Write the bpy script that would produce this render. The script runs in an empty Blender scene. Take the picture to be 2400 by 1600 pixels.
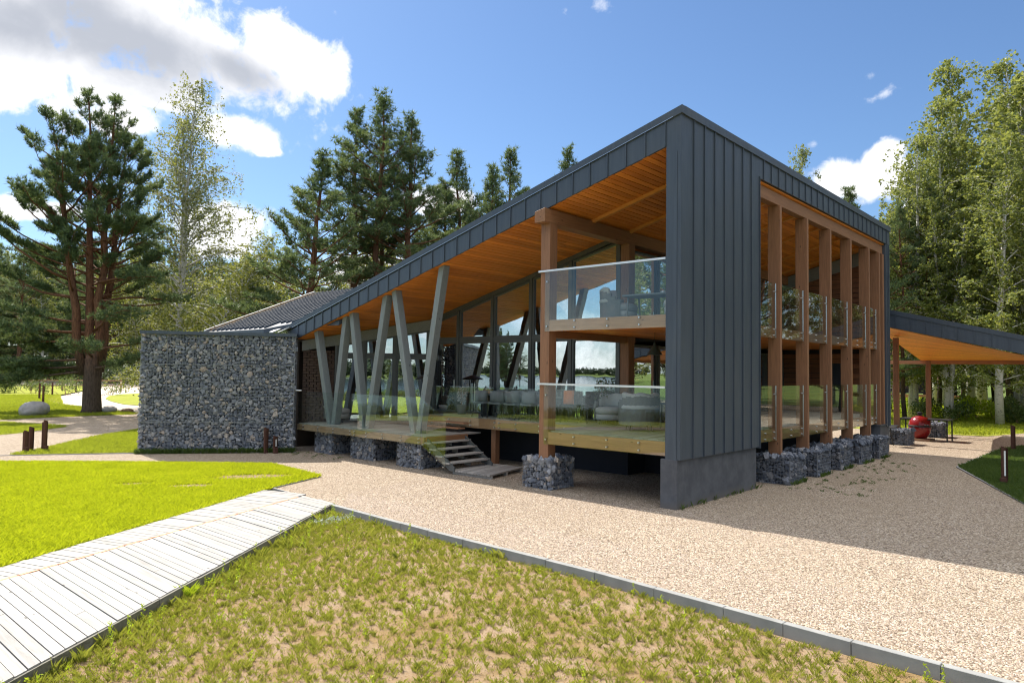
import bpy, math, random
import numpy as np
from mathutils import Vector, Matrix

sc = bpy.context.scene
COL = sc.collection
R_ = math.radians

# ------------------------------------------------------------------ camera
CAMP = Vector((-15.1244, -8.2167, 3.2))
yaw, pitch, roll = R_(41.921), R_(2.428), R_(0.765)
fw = Vector((math.cos(yaw)*math.cos(pitch), math.sin(yaw)*math.cos(pitch), math.sin(pitch)))
rt = Vector((math.sin(yaw), -math.cos(yaw), 0)); up = rt.cross(fw)
rt2 = rt*math.cos(roll) + up*math.sin(roll); up2 = -rt*math.sin(roll) + up*math.cos(roll)
cd = bpy.data.cameras.new('camera'); cam = bpy.data.objects.new('camera', cd); COL.objects.link(cam)
M = Matrix((rt2, up2, -fw)).transposed().to_4x4(); M.translation = CAMP
cam.matrix_world = M
cd.sensor_width = 36; cd.lens = 1659.1/2400*36; cd.clip_start = .1; cd.clip_end = 9000
sc.camera = cam
def polar(az, d):
    return (CAMP.x + d*math.cos(R_(az)), CAMP.y + d*math.sin(R_(az)))

# ------------------------------------------------------------------ world, sun, exposure
SUN = Vector((.085, .815, 1.0)).normalized()
SUN_EL = math.asin(SUN.z); SUN_ROT = math.atan2(SUN.x, SUN.y)
sc.view_settings.view_transform = 'Standard'; sc.view_settings.look = 'None'
sc.view_settings.exposure = 1.15; sc.view_settings.gamma = 1
try:
    sc.cycles.use_denoising = True
except Exception: pass
sc.cycles.max_bounces = 10; sc.cycles.transparent_max_bounces = 24; sc.cycles.diffuse_bounces = 4
sc.cycles.caustics_reflective = False; sc.cycles.caustics_refractive = False
sc.cycles.pixel_filter_type = 'BLACKMAN_HARRIS'; sc.cycles.filter_width = 1.15
sc.cycles.sample_clamp_indirect = 4
sl = bpy.data.lights.new('sun', 'SUN'); sl.energy = 3.7; sl.angle = R_(.5); sl.color = (1, .93, .83)
so = bpy.data.objects.new('sun', sl); COL.objects.link(so)
so.rotation_euler = SUN.to_track_quat('Z', 'Y').to_euler()

class NT:
    """tiny node-tree helper"""
    def __init__(s, tree): s.t = tree; s.n = tree.nodes; s.l = tree.links
    def new(s, ty, **kw):
        n = s.n.new(ty)
        for k, v in kw.items(): setattr(n, k, v)
        return n
    def put(s, sock, v):
        if v is None: return
        if isinstance(v, bpy.types.NodeSocket): s.l.new(v, sock)
        elif isinstance(v, (tuple, list)) and len(v) == 3 and sock.type == 'RGBA': sock.default_value = (*v, 1)
        else: sock.default_value = v
    def math(s, op, a, b=None, c=None, clamp=False):
        n = s.new('ShaderNodeMath', operation=op, use_clamp=clamp)
        s.put(n.inputs[0], a)
        if b is not None: s.put(n.inputs[1], b)
        if c is not None: s.put(n.inputs[2], c)
        return n.outputs[0]
    def vmath(s, op, a, b=None):
        n = s.new('ShaderNodeVectorMath', operation=op); s.put(n.inputs[0], a)
        if b is not None: s.put(n.inputs[1], b)
        return n.outputs['Value'] if op in ('DOT_PRODUCT', 'LENGTH') else n.outputs[0]
    def mix(s, f, a, b):
        n = s.new('ShaderNodeMix', data_type='RGBA')
        s.put(n.inputs[0], f); s.put(n.inputs[6], a); s.put(n.inputs[7], b); return n.outputs[2]
    def ramp(s, f, stops):
        n = s.new('ShaderNodeValToRGB'); s.put(n.inputs[0], f); e = n.color_ramp.elements
        while len(e) < len(stops): e.new(.5)
        for i, (p, c) in enumerate(stops): e[i].position = p; e[i].color = (*c, 1)
        return n.outputs[0]
    def noise(s, vec, scale, detail=3, rough=.55, dist=0):
        n = s.new('ShaderNodeTexNoise'); s.put(n.inputs['Vector'], vec)
        n.inputs['Scale'].default_value = scale; n.inputs['Detail'].default_value = detail
        n.inputs['Roughness'].default_value = rough; n.inputs['Distortion'].default_value = dist
        return n.outputs[0]
    def voronoi(s, vec, scale, feature='F1'):
        n = s.new('ShaderNodeTexVoronoi', feature=feature); s.put(n.inputs['Vector'], vec)
        n.inputs['Scale'].default_value = scale
        return n
    def mapping(s, vec, scale=(1, 1, 1)):
        n = s.new('ShaderNodeMapping'); s.put(n.inputs[0], vec); n.inputs['Scale'].default_value = scale
        return n.outputs[0]
    def remap(s, v, a, b, c=0, d=1):
        n = s.new('ShaderNodeMapRange', interpolation_type='SMOOTHSTEP'); s.put(n.inputs[0], v)
        for i, x in enumerate((a, b, c, d)): n.inputs[1+i].default_value = x
        return n.outputs[0]

w = bpy.data.worlds.new('World'); sc.world = w; w.use_nodes = True
N = NT(w.node_tree); N.n.clear()
sky = N.new('ShaderNodeTexSky', sky_type='NISHITA'); sky.sun_disc = False
sky.sun_elevation = SUN_EL; sky.sun_rotation = SUN_ROT
sky.air_density = 1.0; sky.dust_density = .55; sky.ozone_density = 1.6; sky.altitude = 50
tc = N.new('ShaderNodeTexCoord'); D = tc.outputs['Generated']
cn = N.noise(D, 7, 9, .62, .25); cn2 = N.noise(D, 2.6, 6, .55, .2)
cnd = N.math('SUBTRACT', cn, .5)
fine = N.noise(D, 26, 6, .6, .4); fined = N.math('SUBTRACT', fine, .5)
def blob(az, el, aw, ah, rot=0):
    az, el, rot = R_(az), R_(el), R_(rot)
    f = Vector((math.cos(az)*math.cos(el), math.sin(az)*math.cos(el), math.sin(el)))
    r = Vector((math.sin(az), -math.cos(az), 0)); u = r.cross(f)
    r, u = r*math.cos(rot)+u*math.sin(rot), -r*math.sin(rot)+u*math.cos(rot)
    df = N.vmath('DOT_PRODUCT', D, tuple(f)); dm = N.math('MAXIMUM', df, .02)
    x = N.math('DIVIDE', N.vmath('DOT_PRODUCT', D, tuple(r)), dm); y = N.math('DIVIDE', N.vmath('DOT_PRODUCT', D, tuple(u)), dm)
    x = N.math('DIVIDE', x, math.tan(R_(aw))); y = N.math('DIVIDE', y, math.tan(R_(ah)))
    q = N.math('SQRT', N.math('ADD', N.math('MULTIPLY', x, x), N.math('MULTIPLY', y, y)))
    b = N.math('SUBTRACT', 1.0, q)
    return N.math('MULTIPLY', b, N.math('GREATER_THAN', df, .1))
BIG = [(69.76, 23.05, 12.5, 4.6, -7), (60.22, 23.11, 5.2, 2.3, -24), (57.28, 22.0, 2.3, 1.6, -40), (77.17, 21.74, 9, 5.5, 0), (70.18, 19.41, 6.5, 1.8, -2), (70.93, 17.3, 2.6, 1.3, 10), (77.71, 17.61, 2.6, 1.0, 20)]
SMALL = [(63.32, 17.35, 3.3, 1.55, -4), (61.53, 16.34, 1.3, .6, 0), (15.8, 14.0, 4.1, 1.9, 4), (14.39, 15.41, 1.9, 1.2, 30),
         (64.45, 10.05, 4.0, 2.4, 0), (47.98, 13.53, 3.6, 1.3, 0), (77.43, 10.22, 5.0, 1.0, 5), (52.29, 7.67, 7, 2.2, 0), (9.48, 9.43, 6, 3, 0)]
THIN = [(34.64, 27.5, .9, 1.5, 25), (37.88, 27.37, .5, .5, 0), (14.9, 20.95, 1.8, .7, 28), (14.36, 19.61, 1.6, .35, 18), (57.39, 20.05, 1.4, .5, -8), (18.81, 16.85, .5, .35, 0)]
def union(lst):
    v = None
    for b in lst:
        x = blob(*b); v = x if v is None else N.math('MAXIMUM', v, x)
    return v
big = union(BIG); small = union(SMALL); thin = union(THIN)
bigm = N.math('ADD', big, N.math('MULTIPLY', cnd, 2.1)); bigm = N.math('ADD', bigm, N.math('MULTIPLY', fined, 1.5))
smallm = N.math('ADD', N.math('MULTIPLY', small, 1.1), N.math('ADD', N.math('MULTIPLY', cnd, 1.3), N.math('MULTIPLY', fined, 1.3)))
thinm = N.math('ADD', N.math('MULTIPLY', thin, .5), N.math('ADD', N.math('MULTIPLY', cnd, 2.4), N.math('MULTIPLY', fined, 3.0)))
# fair-weather cumulus behind the viewer, made bright to fill the shaded facades
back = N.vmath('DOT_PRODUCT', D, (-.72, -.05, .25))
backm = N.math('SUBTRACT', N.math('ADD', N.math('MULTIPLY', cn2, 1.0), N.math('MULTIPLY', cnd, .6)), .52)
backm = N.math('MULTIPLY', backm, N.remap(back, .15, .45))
front = N.math('MAXIMUM', N.remap(bigm, -.02, .46), N.remap(smallm, .0, .46))
front = N.math('MAXIMUM', front, N.math('MULTIPLY', N.remap(thinm, .15, .95), .6))
# grey bellies of the big cloud: broad and soft
grey = union([(71.1, 22.24, 14, 4.6, -9), (63.6, 21.63, 6.5, 2.6, -18), (77.87, 21.56, 8, 4, 0)])
grey = N.math('ADD', grey, N.math('ADD', N.math('MULTIPLY', N.math('SUBTRACT', cn2, .5), 2.0), N.math('MULTIPLY', cnd, .9)))
grey = N.remap(grey, .02, .85)
soft = N.math('MULTIPLY', N.math('ADD', cnd, fined), 1.2)
fcol = N.mix(grey, (5.6, 5.6, 5.7), (2.45, 2.6, 2.95))
fcol = N.mix(N.remap(soft, -.05, .35, 0, .22), fcol, (3.6, 3.75, 4.1))
# added unseen cloud overhead, with the cloud behind, fills the shade; sun kept clear
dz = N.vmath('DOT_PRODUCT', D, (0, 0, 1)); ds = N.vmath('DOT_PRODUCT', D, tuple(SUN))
fillm = N.math('ADD', N.math('MULTIPLY', N.math('SUBTRACT', cn2, .5), 1.6), N.math('ADD', N.math('MULTIPLY', cnd, .5), .24))
fillm = N.math('MULTIPLY', N.remap(fillm, 0, .22), N.math('MULTIPLY', N.remap(dz, .50, .72), N.remap(ds, .93, .80)))
over = N.math('MAXIMUM', fillm, N.math('MULTIPLY', N.remap(backm, 0, .22), .85))
skyc = N.mix(front, N.vmath('MULTIPLY', sky.outputs[0], (.45, .55, .655)), fcol)
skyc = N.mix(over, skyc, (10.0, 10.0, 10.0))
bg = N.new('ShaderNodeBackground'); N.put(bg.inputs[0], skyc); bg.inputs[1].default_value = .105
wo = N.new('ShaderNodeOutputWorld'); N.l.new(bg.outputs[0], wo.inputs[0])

# ------------------------------------------------------------------ materials
def mat(name):
    m = bpy.data.materials.new(name); m.use_nodes = True; n = NT(m.node_tree); n.n.clear()
    o = n.new('ShaderNodeOutputMaterial'); return m, n, o
def pbsdf(n, o, col, rough=.6, bump=None, bstr=.3, bdist=.01, metal=0, spec=.5):
    b = n.new('ShaderNodeBsdfPrincipled'); n.put(b.inputs['Base Color'], col); n.put(b.inputs['Roughness'], rough)
    b.inputs['Metallic'].default_value = metal; b.inputs['Specular IOR Level'].default_value = spec
    if bump is not None:
        bn = n.new('ShaderNodeBump'); bn.inputs['Strength'].default_value = bstr; bn.inputs['Distance'].default_value = bdist
        n.put(bn.inputs['Height'], bump); n.l.new(bn.outputs[0], b.inputs['Normal'])
    n.l.new(b.outputs[0], o.inputs[0]); return b
def objco(n): return n.new('ShaderNodeTexCoord').outputs['Object']
def island(n): return n.new('ShaderNodeNewGeometry').outputs['Random Per Island']
def m_plain(name, c, rough=.6, var=.15, scale=6, metal=0, spec=.5, bumps=.15, bd=.004):
    m, n, o = mat(name); co = objco(n); v = n.noise(co, scale, 5)
    k = n.math('MULTIPLY_ADD', v, 2*var, 1-var)
    c2 = n.vmath('MULTIPLY', c, k) if False else n.mix(v, tuple(x*(1-var) for x in c), tuple(min(1, x*(1+var)) for x in c))
    pbsdf(n, o, c2, rough, n.noise(co, scale*9, 3), bumps, bd, metal, spec); return m
def m_wood(name, a, b, axis=0, rough=.6, var=.35, knots=True):
    m, n, o = mat(name); co = objco(n); s = [14, 14, 14]; s[axis] = .9
    g = n.noise(n.mapping(co, s), 1.6, 6, .65, .6)
    is_ = island(n)
    f = n.math('ADD', n.math('MULTIPLY', g, .9), n.math('MULTIPLY', n.math('SUBTRACT', is_, .5), var))
    c = n.ramp(f, [(.25, b), (.62, a), (.9, tuple(min(1, x*1.15) for x in a))])
    if knots:
        s2 = [5, 5, 5]; s2[axis] = 1.6
        vo = n.voronoi(n.mapping(co, s2), 1.0)
        kn = n.remap(vo.outputs['Distance'], .03, .10, 0, 1)
        c = n.mix(kn, tuple(x*.35 for x in b), c)
    pbsdf(n, o, c, rough, g, .25, .004); return m

MT = {}
def m_metal():
    m, n, o = mat('anthracite_metal'); co = objco(n)
    st = n.noise(n.mapping(co, (7, 7, .5)), 1.5, 5, .6); bl = n.noise(co, .9, 4)
    c = n.mix(n.remap(st, .3, .75), (.044, .058, .080), (.060, .076, .100)); c = n.mix(n.remap(bl, .45, .8, 0, .45), c, (.072, .082, .095))
    dust = n.noise(co, 30, 4, .8); c = n.mix(n.remap(dust, .70, .78, 0, .5), c, (.16, .165, .17))
    h = n.math('ADD', n.noise(n.mapping(co, (1.6, 1.6, .7)), 1.0, 2), n.math('MULTIPLY', dust, .02))
    pbsdf(n, o, c, n.math('MULTIPLY_ADD', bl, .25, .30), h, .35, .03, 0, .5); return m
MT['metal'] = m_metal()
MT['metal_light'] = m_plain('zinc_flashing', (.30, .31, .32), .35, .1, 4, .6)
def m_plinth():
    m, n, o = mat('dark_render'); co = objco(n); sp = n.new('ShaderNodeSeparateXYZ'); n.l.new(co, sp.inputs[0])
    a_ = n.noise(co, 2.2, 6, .65); dr = n.noise(n.mapping(co, (6, 6, .7)), 1.3, 5, .7)
    c = n.mix(n.remap(a_, .3, .72), (.070, .075, .086), (.108, .113, .125)); c = n.mix(n.remap(dr, .58, .8, 0, .5), c, (.15, .15, .155))
    splash = n.remap(n.math('ADD', sp.outputs[2], n.math('MULTIPLY', a_, .35)), .42, .12, 0, .55); c = n.mix(splash, c, (.17, .145, .12))
    pbsdf(n, o, c, .8, n.noise(co, 22, 4), .35, .006, 0, .3); return m
MT['plinth'] = m_plinth()
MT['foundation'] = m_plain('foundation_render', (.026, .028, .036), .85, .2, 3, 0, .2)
MT['soffit'] = m_wood('larch_soffit', (.80, .275, .038), (.55, .17, .022), 0, .5, .35)
MT['purlin'] = m_wood('larch_batten', (.75, .34, .085), (.55, .21, .04), 1, .5, .2)
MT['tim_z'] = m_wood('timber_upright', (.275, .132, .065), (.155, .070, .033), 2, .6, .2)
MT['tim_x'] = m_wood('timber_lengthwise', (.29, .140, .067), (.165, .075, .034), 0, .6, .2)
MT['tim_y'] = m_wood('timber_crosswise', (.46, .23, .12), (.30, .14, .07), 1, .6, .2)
MT['tim_old'] = m_wood('weathered_timber', (.36, .22, .13), (.15, .085, .05), 1, .75, .4)
MT['strut'] = m_wood('greygreen_timber', (.205, .232, .236), (.145, .165, .170), 2, .6, .25)
MT['strut_y'] = m_wood('greygreen_header', (.26, .275, .26), (.18, .19, .18), 1, .6, .2)
MT['deck'] = m_wood('grey_decking', (.43, .40, .36), (.27, .25, .22), 0, .75, .35)
MT['deck_y'] = m_wood('grey_treads', (.40, .37, .335), (.25, .23, .21), 0, .75, .3)
MT['board'] = m_wood('silvered_boards', (.385, .37, .345), (.25, .24, .222), 1, .8, .16)
MT['board_edge'] = m_wood('board_side', (.20, .19, .15), (.10, .095, .07), 0, .8, .2)
MT['board_strip'] = m_plain('orange_inlay', (.50, .26, .14), .7, .2, 8)
MT['brick'] = m_plain('dark_brick', (.085, .055, .042), .9, .4, 5)
MT['siding'] = m_wood('dark_siding', (.27, .115, .048), (.15, .06, .025), 1, .55, .45)
MT['frame'] = m_plain('window_frame', (.085, .092, .092), .45, .08, 5)
MT['inner'] = m_plain('inner_wall', (.055, .04, .03), .8, .3, 3)
MT['inner_floor'] = m_plain('inner_floor', (.16, .115, .08), .5, .25, 3)
MT['steel'] = m_plain('brushed_steel', (.62, .63, .64), .28, .06, 9, 1)
MT['rail_white'] = m_plain('pale_handrail', (.72, .74, .75), .3, .05, 9, .4)
MT['rust'] = m_plain('corten_steel', (.085, .038, .026), .85, .5, 9, 0, .3, .3, .003)
MT['black'] = m_plain('black_coating', (.014, .015, .017), .5, .2, 6)
MT['cone'] = m_plain('green_lampshade', (.045, .075, .072), .45, .1, 6)
MT['fabric'] = m_plain('pale_fabric', (.52, .50, .49), .9, .12, 14, 0, .2, .5, .004)
MT['fabric_grey'] = m_plain('grey_fabric', (.20, .212, .23), .9, .12, 14, 0, .2, .5, .004)
MT['fabric_dark'] = m_plain('dark_fabric', (.035, .030, .028), .9, .2, 14, 0, .2)
MT['wicker'] = m_plain('grey_wicker', (.19, .185, .18), .7, .25, 30)
MT['orange'] = m_plain('orange_wool', (.72, .16, .02), .9, .2, 20)
MT['red'] = m_plain('red_glaze', (.22, .012, .013), .2, .12, 6)
MT['granite'] = m_plain('granite', (.30, .29, .285), .85, .35, 5, 0, .3, .6, .03)
MT['concrete'] = m_plain('kerb_concrete', (.27, .272, .262), .85, .35, 3, 0, .3, .4, .004)
MT['core'] = m_plain('gap_shade_core', (.045, .05, .06), .95, .2, 9)
def m_bark(name, low, high, z0, z1, sc_=(9, 9, 2)):
    m, n, o = mat(name); co = objco(n); sep = n.new('ShaderNodeSeparateXYZ'); n.l.new(co, sep.inputs[0])
    g = n.noise(n.mapping(co, sc_), 1.4, 6, .65); h = n.math('ADD', sep.outputs[2], n.math('MULTIPLY', g, 2.5))
    c = n.mix(n.remap(h, z0, z1), low, high); c = n.mix(g, tuple(0 for _ in 'abc'), c) if False else c
    c2 = n.mix(n.remap(g, .3, .65), n.vmath('MULTIPLY', c, (.45, .45, .45)), c)
    pbsdf(n, o, c2, .9, g, .8, .05, 0, .2); return m
MT['bark_pine'] = m_bark('pine_bark', (.105, .078, .060), (.19, .092, .052), 3.5, 7)
def m_birchbark(name):
    m, n, o = mat(name); co = objco(n)
    g = n.noise(n.mapping(co, (3, 3, 9)), 1.5, 5, .7); k = n.remap(g, .56, .64)
    c = n.mix(k, (.62, .60, .57), (.05, .045, .04)); pbsdf(n, o, c, .7, g, .3, .02); return m
MT['bark_birch'] = m_birchbark('birch_bark')
def m_leaf(name, stops, trans, tw=.45, rough=.55, cv=.8, cs=.55):
    m, n, o = mat(name); r = island(n); co = objco(n)
    cl = n.noise(co, cs, 4, .65); f = n.math('ADD', n.math('MULTIPLY', r, .75), n.math('MULTIPLY', n.math('SUBTRACT', cl, .5), .8), None, True)
    c = n.ramp(f, stops)
    b = n.new('ShaderNodeBsdfPrincipled'); n.put(b.inputs['Base Color'], c); b.inputs['Roughness'].default_value = rough
    b.inputs['Specular IOR Level'].default_value = .35
    t = n.new('ShaderNodeBsdfTranslucent'); n.put(t.inputs[0], n.mix(.6, c, trans))
    mx = n.new('ShaderNodeMixShader'); mx.inputs[0].default_value = tw
    n.l.new(b.outputs[0], mx.inputs[1]); n.l.new(t.outputs[0], mx.inputs[2]); n.l.new(mx.outputs[0], o.inputs[0]); return m
MT['needle'] = m_leaf('pine_needles', [(.05, (.036, .072, .042)), (.5, (.105, .172, .078)), (1, (.26, .30, .105))], (.27, .33, .08), .34)
MT['birch_leaf'] = m_leaf('birch_leaves', [(.0, (.05, .085, .022)), (.5, (.14, .185, .045)), (.92, (.30, .31, .08)), (1, (.48, .36, .09))], (.50, .52, .10), .42)
MT['birch_yellow'] = m_leaf('pale_birch_leaves', [(.0, (.05, .08, .02)), (.5, (.14, .17, .035)), (.95, (.30, .29, .07)), (1, (.45, .30, .07))], (.45, .45, .08), .42)
MT['shrub_leaf'] = m_leaf('shrub_leaves', [(.0, (.03, .06, .018)), (.6, (.10, .15, .04)), (1, (.24, .25, .09))], (.3, .36, .08), .35)
MT['lawn_blade'] = m_leaf('lawn_grass', [(.0, (.15, .20, .008)), (.5, (.42, .475, .016)), (1, (.66, .61, .05))], (.72, .79, .02), .46, .55, 2.2, 1.1)
MT['lawn_mid'] = m_leaf('far_lawn_grass', [(.0, (.16, .20, .02)), (.6, (.30, .34, .03)), (1, (.46, .45, .06))], (.55, .62, .04), .45)
MT['lawn_shade'] = m_leaf('shaded_lawn_grass', [(.0, (.035, .065, .014)), (.6, (.075, .125, .024)), (1, (.17, .19, .05))], (.2, .30, .04), .4)  # darker copy of the lawn grass, shade put into its colour
MT['dry_blade'] = m_leaf('sparse_grass', [(.0, (.11, .15, .025)), (.5, (.26, .28, .04)), (.85, (.40, .36, .09)), (1, (.50, .36, .16))], (.50, .52, .05), .4, .55, 1.3, 1.6)
MT['weed_leaf'] = m_leaf('weed_leaves', [(.0, (.20, .30, .02)), (.6, (.36, .46, .03)), (1, (.50, .56, .06))], (.60, .70, .03), .45)
MT['silver_leaf'] = m_leaf('silvery_leaves', [(.0, (.30, .36, .27)), (.6, (.50, .55, .46)), (1, (.72, .74, .70))], (.5, .55, .4), .25)
MT['reed'] = m_leaf('reeds', [(.0, (.07, .085, .022)), (.6, (.16, .165, .045)), (1, (.30, .25, .10))], (.3, .3, .08), .35)
MT['farwood'] = m_leaf('far_wood_leaves', [(.0, (.016, .032, .016)), (.6, (.04, .065, .03)), (1, (.09, .11, .045))], (.1, .13, .04), .2)
MT['flower'] = m_leaf('pale_flowers', [(.0, (.6, .5, .52)), (1, (.8, .76, .76))], (.7, .6, .6), .3)
MT['litter'] = m_leaf('dry_litter', [(.0, (.09, .06, .035)), (.6, (.25, .165, .09)), (1, (.52, .40, .27))], (.4, .3, .15), .15)
def m_stone(name, stops, edge=.5):
    m, n, o = mat(name); r = island(n); co = objco(n); g = n.noise(co, 18, 5, .65)
    c = n.ramp(r, stops); c = n.mix(n.remap(g, .35, .7), n.vmath('MULTIPLY', c, (.62, .62, .64)), c)
    pbsdf(n, o, c, .85, g, .7, .012, 0, .3); return m
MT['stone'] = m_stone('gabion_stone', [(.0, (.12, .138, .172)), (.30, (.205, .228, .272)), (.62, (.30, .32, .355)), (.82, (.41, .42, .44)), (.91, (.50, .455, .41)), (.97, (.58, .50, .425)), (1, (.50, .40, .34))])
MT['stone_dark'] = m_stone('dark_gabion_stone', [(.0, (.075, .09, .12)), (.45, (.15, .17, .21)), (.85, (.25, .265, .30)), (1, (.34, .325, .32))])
MT['wire'] = m_plain('cage_wire', (.26, .27, .29), .45, .1, 9, .5)
MT['pebble'] = m_stone('pebbles', [(.0, (.18, .135, .10)), (.3, (.36, .285, .22)), (.7, (.48, .39, .31)), (1, (.62, .54, .46))])
def m_gravel():
    m, n, o = mat('pea_gravel'); co = objco(n)
    v = n.voronoi(co, 34); sp = n.new('ShaderNodeSeparateColor'); n.l.new(v.outputs['Color'], sp.inputs[0])
    c = n.ramp(sp.outputs[0], [(.0, (.12, .085, .055)), (.22, (.275, .21, .145)), (.5, (.45, .355, .26)), (.8, (.56, .46, .345)), (1, (.70, .61, .50))])
    crev = n.remap(v.outputs['Distance'], .45, .75, 0, 1)
    c = n.mix(n.math('MULTIPLY', crev, .55), c, (.10, .07, .05))
    big = n.noise(co, .35, 4); c = n.mix(n.remap(big, .35, .7, 0, .35), c, (.32, .25, .175))
    spot = n.noise(co, 2.3, 5, .7); c = n.mix(n.remap(spot, .66, .74, 0, .35), c, (.22, .19, .10))
    h = n.math('ADD', n.math('MULTIPLY', v.outputs['Distance'], -1), n.math('MULTIPLY', n.noise(co, 3, 3), 1.2))
    pbsdf(n, o, c, .85, h, 1.0, .03, 0, .25); return m
MT['gravel'] = m_gravel()
def m_ground(name, stops, s1=.8, s2=25, bd=.03):
    m, n, o = mat(name); co = objco(n); a = n.noise(co, s1, 4); b = n.noise(co, s2, 5, .7)
    f = n.math('ADD', n.math('MULTIPLY', a, .5), n.math('MULTIPLY', b, .5)); c = n.ramp(f, stops)
    pbsdf(n, o, c, .95, b, .9, bd, 0, .15); return m
MT['ground'] = m_ground('grassland', [(.3, (.05, .075, .018)), (.5, (.085, .12, .022)), (.7, (.14, .17, .035))], .25, 6)
MT['soil'] = m_ground('dry_mossy_soil', [(.30, (.16, .10, .035)), (.43, (.28, .19, .085)), (.54, (.31, .22, .135)), (.72, (.47, .365, .26))], 1.4, 40)
MT['lawn_soil'] = m_ground('lawn_ground', [(.3, (.10, .13, .012)), (.5, (.20, .23, .018)), (.7, (.33, .33, .04))], .9, 30)
MT['lawn_soil_mid'] = m_ground('far_lawn_ground', [(.3, (.16, .18, .02)), (.5, (.26, .285, .035)), (.7, (.36, .36, .06))], .5, 12)
MT['lawn_soil_dark'] = m_ground('shaded_lawn_ground', [(.3, (.045, .07, .016)), (.5, (.08, .115, .024)), (.7, (.15, .17, .04))], .9, 30)  # darker copy of the lawn ground, shade put into its colour
MT['patch'] = m_ground('bare_earth', [(.3, (.13, .10, .035)), (.5, (.26, .185, .11)), (.7, (.38, .29, .20))], 2, 30)
MT['road'] = m_ground('sandy_drive', [(.3, (.44, .37, .30)), (.5, (.56, .48, .40)), (.7, (.66, .58, .50))], .6, 14, .01)
def m_water():
    m, n, o = mat('lake_water'); co = objco(n)
    h = n.math('ADD', n.noise(n.mapping(co, (.35, .12, 1)), 1.0, 4), n.math('MULTIPLY', n.noise(co, 1.6, 3), .3))
    b = pbsdf(n, o, (.02, .035, .05), .10, h, .22, .12, 0, .5); b.inputs['IOR'].default_value = 1.33; return m
MT['water'] = m_water()
def m_glass(name, tint, base, ior, gl=(1, 1, 1), wav=0):
    m, n, o = mat(name)
    t = n.new('ShaderNodeBsdfTransparent'); n.put(t.inputs[0], tint)
    g = n.new('ShaderNodeBsdfGlossy'); n.put(g.inputs[0], gl); g.inputs['Roughness'].default_value = 0
    f = n.new('ShaderNodeFresnel'); bf = n.new('ShaderNodeNewGeometry').outputs['Backfacing']
    n.put(f.inputs[0], n.math('MULTIPLY_ADD', bf, 1/ior-ior, ior))
    k = n.math('ADD', f.outputs[0], base, None, True)
    if wav:
        bn = n.new('ShaderNodeBump'); bn.inputs['Strength'].default_value = .02; bn.inputs['Distance'].default_value = wav
        n.put(bn.inputs['Height'], n.noise(objco(n), .9, 2)); n.l.new(bn.outputs[0], g.inputs['Normal'])
    mx = n.new('ShaderNodeMixShader'); n.put(mx.inputs[0], k)
    n.l.new(t.outputs[0], mx.inputs[1]); n.l.new(g.outputs[0], mx.inputs[2]); n.l.new(mx.outputs[0], o.inputs[0]); return m
MT['glass'] = m_glass('railing_glass', (.92, .965, .945), .0, 1.5)
MT['pane'] = m_glass('window_glass', (.80, .85, .85), .52, 1.5, (.93, .96, 1), .1)
def m_emit(name, c, s):
    m, n, o = mat(name); e = n.new('ShaderNodeEmission'); n.put(e.inputs[0], c); e.inputs[1].default_value = s
    n.l.new(e.outputs[0], o.inputs[0]); return m
MT['bulb'] = m_emit('warm_bulb', (1, .45, .1), 6)
MT['bulb_white'] = m_plain('lamp_diffuser', (.75, .75, .72), .4, .03)

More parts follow.
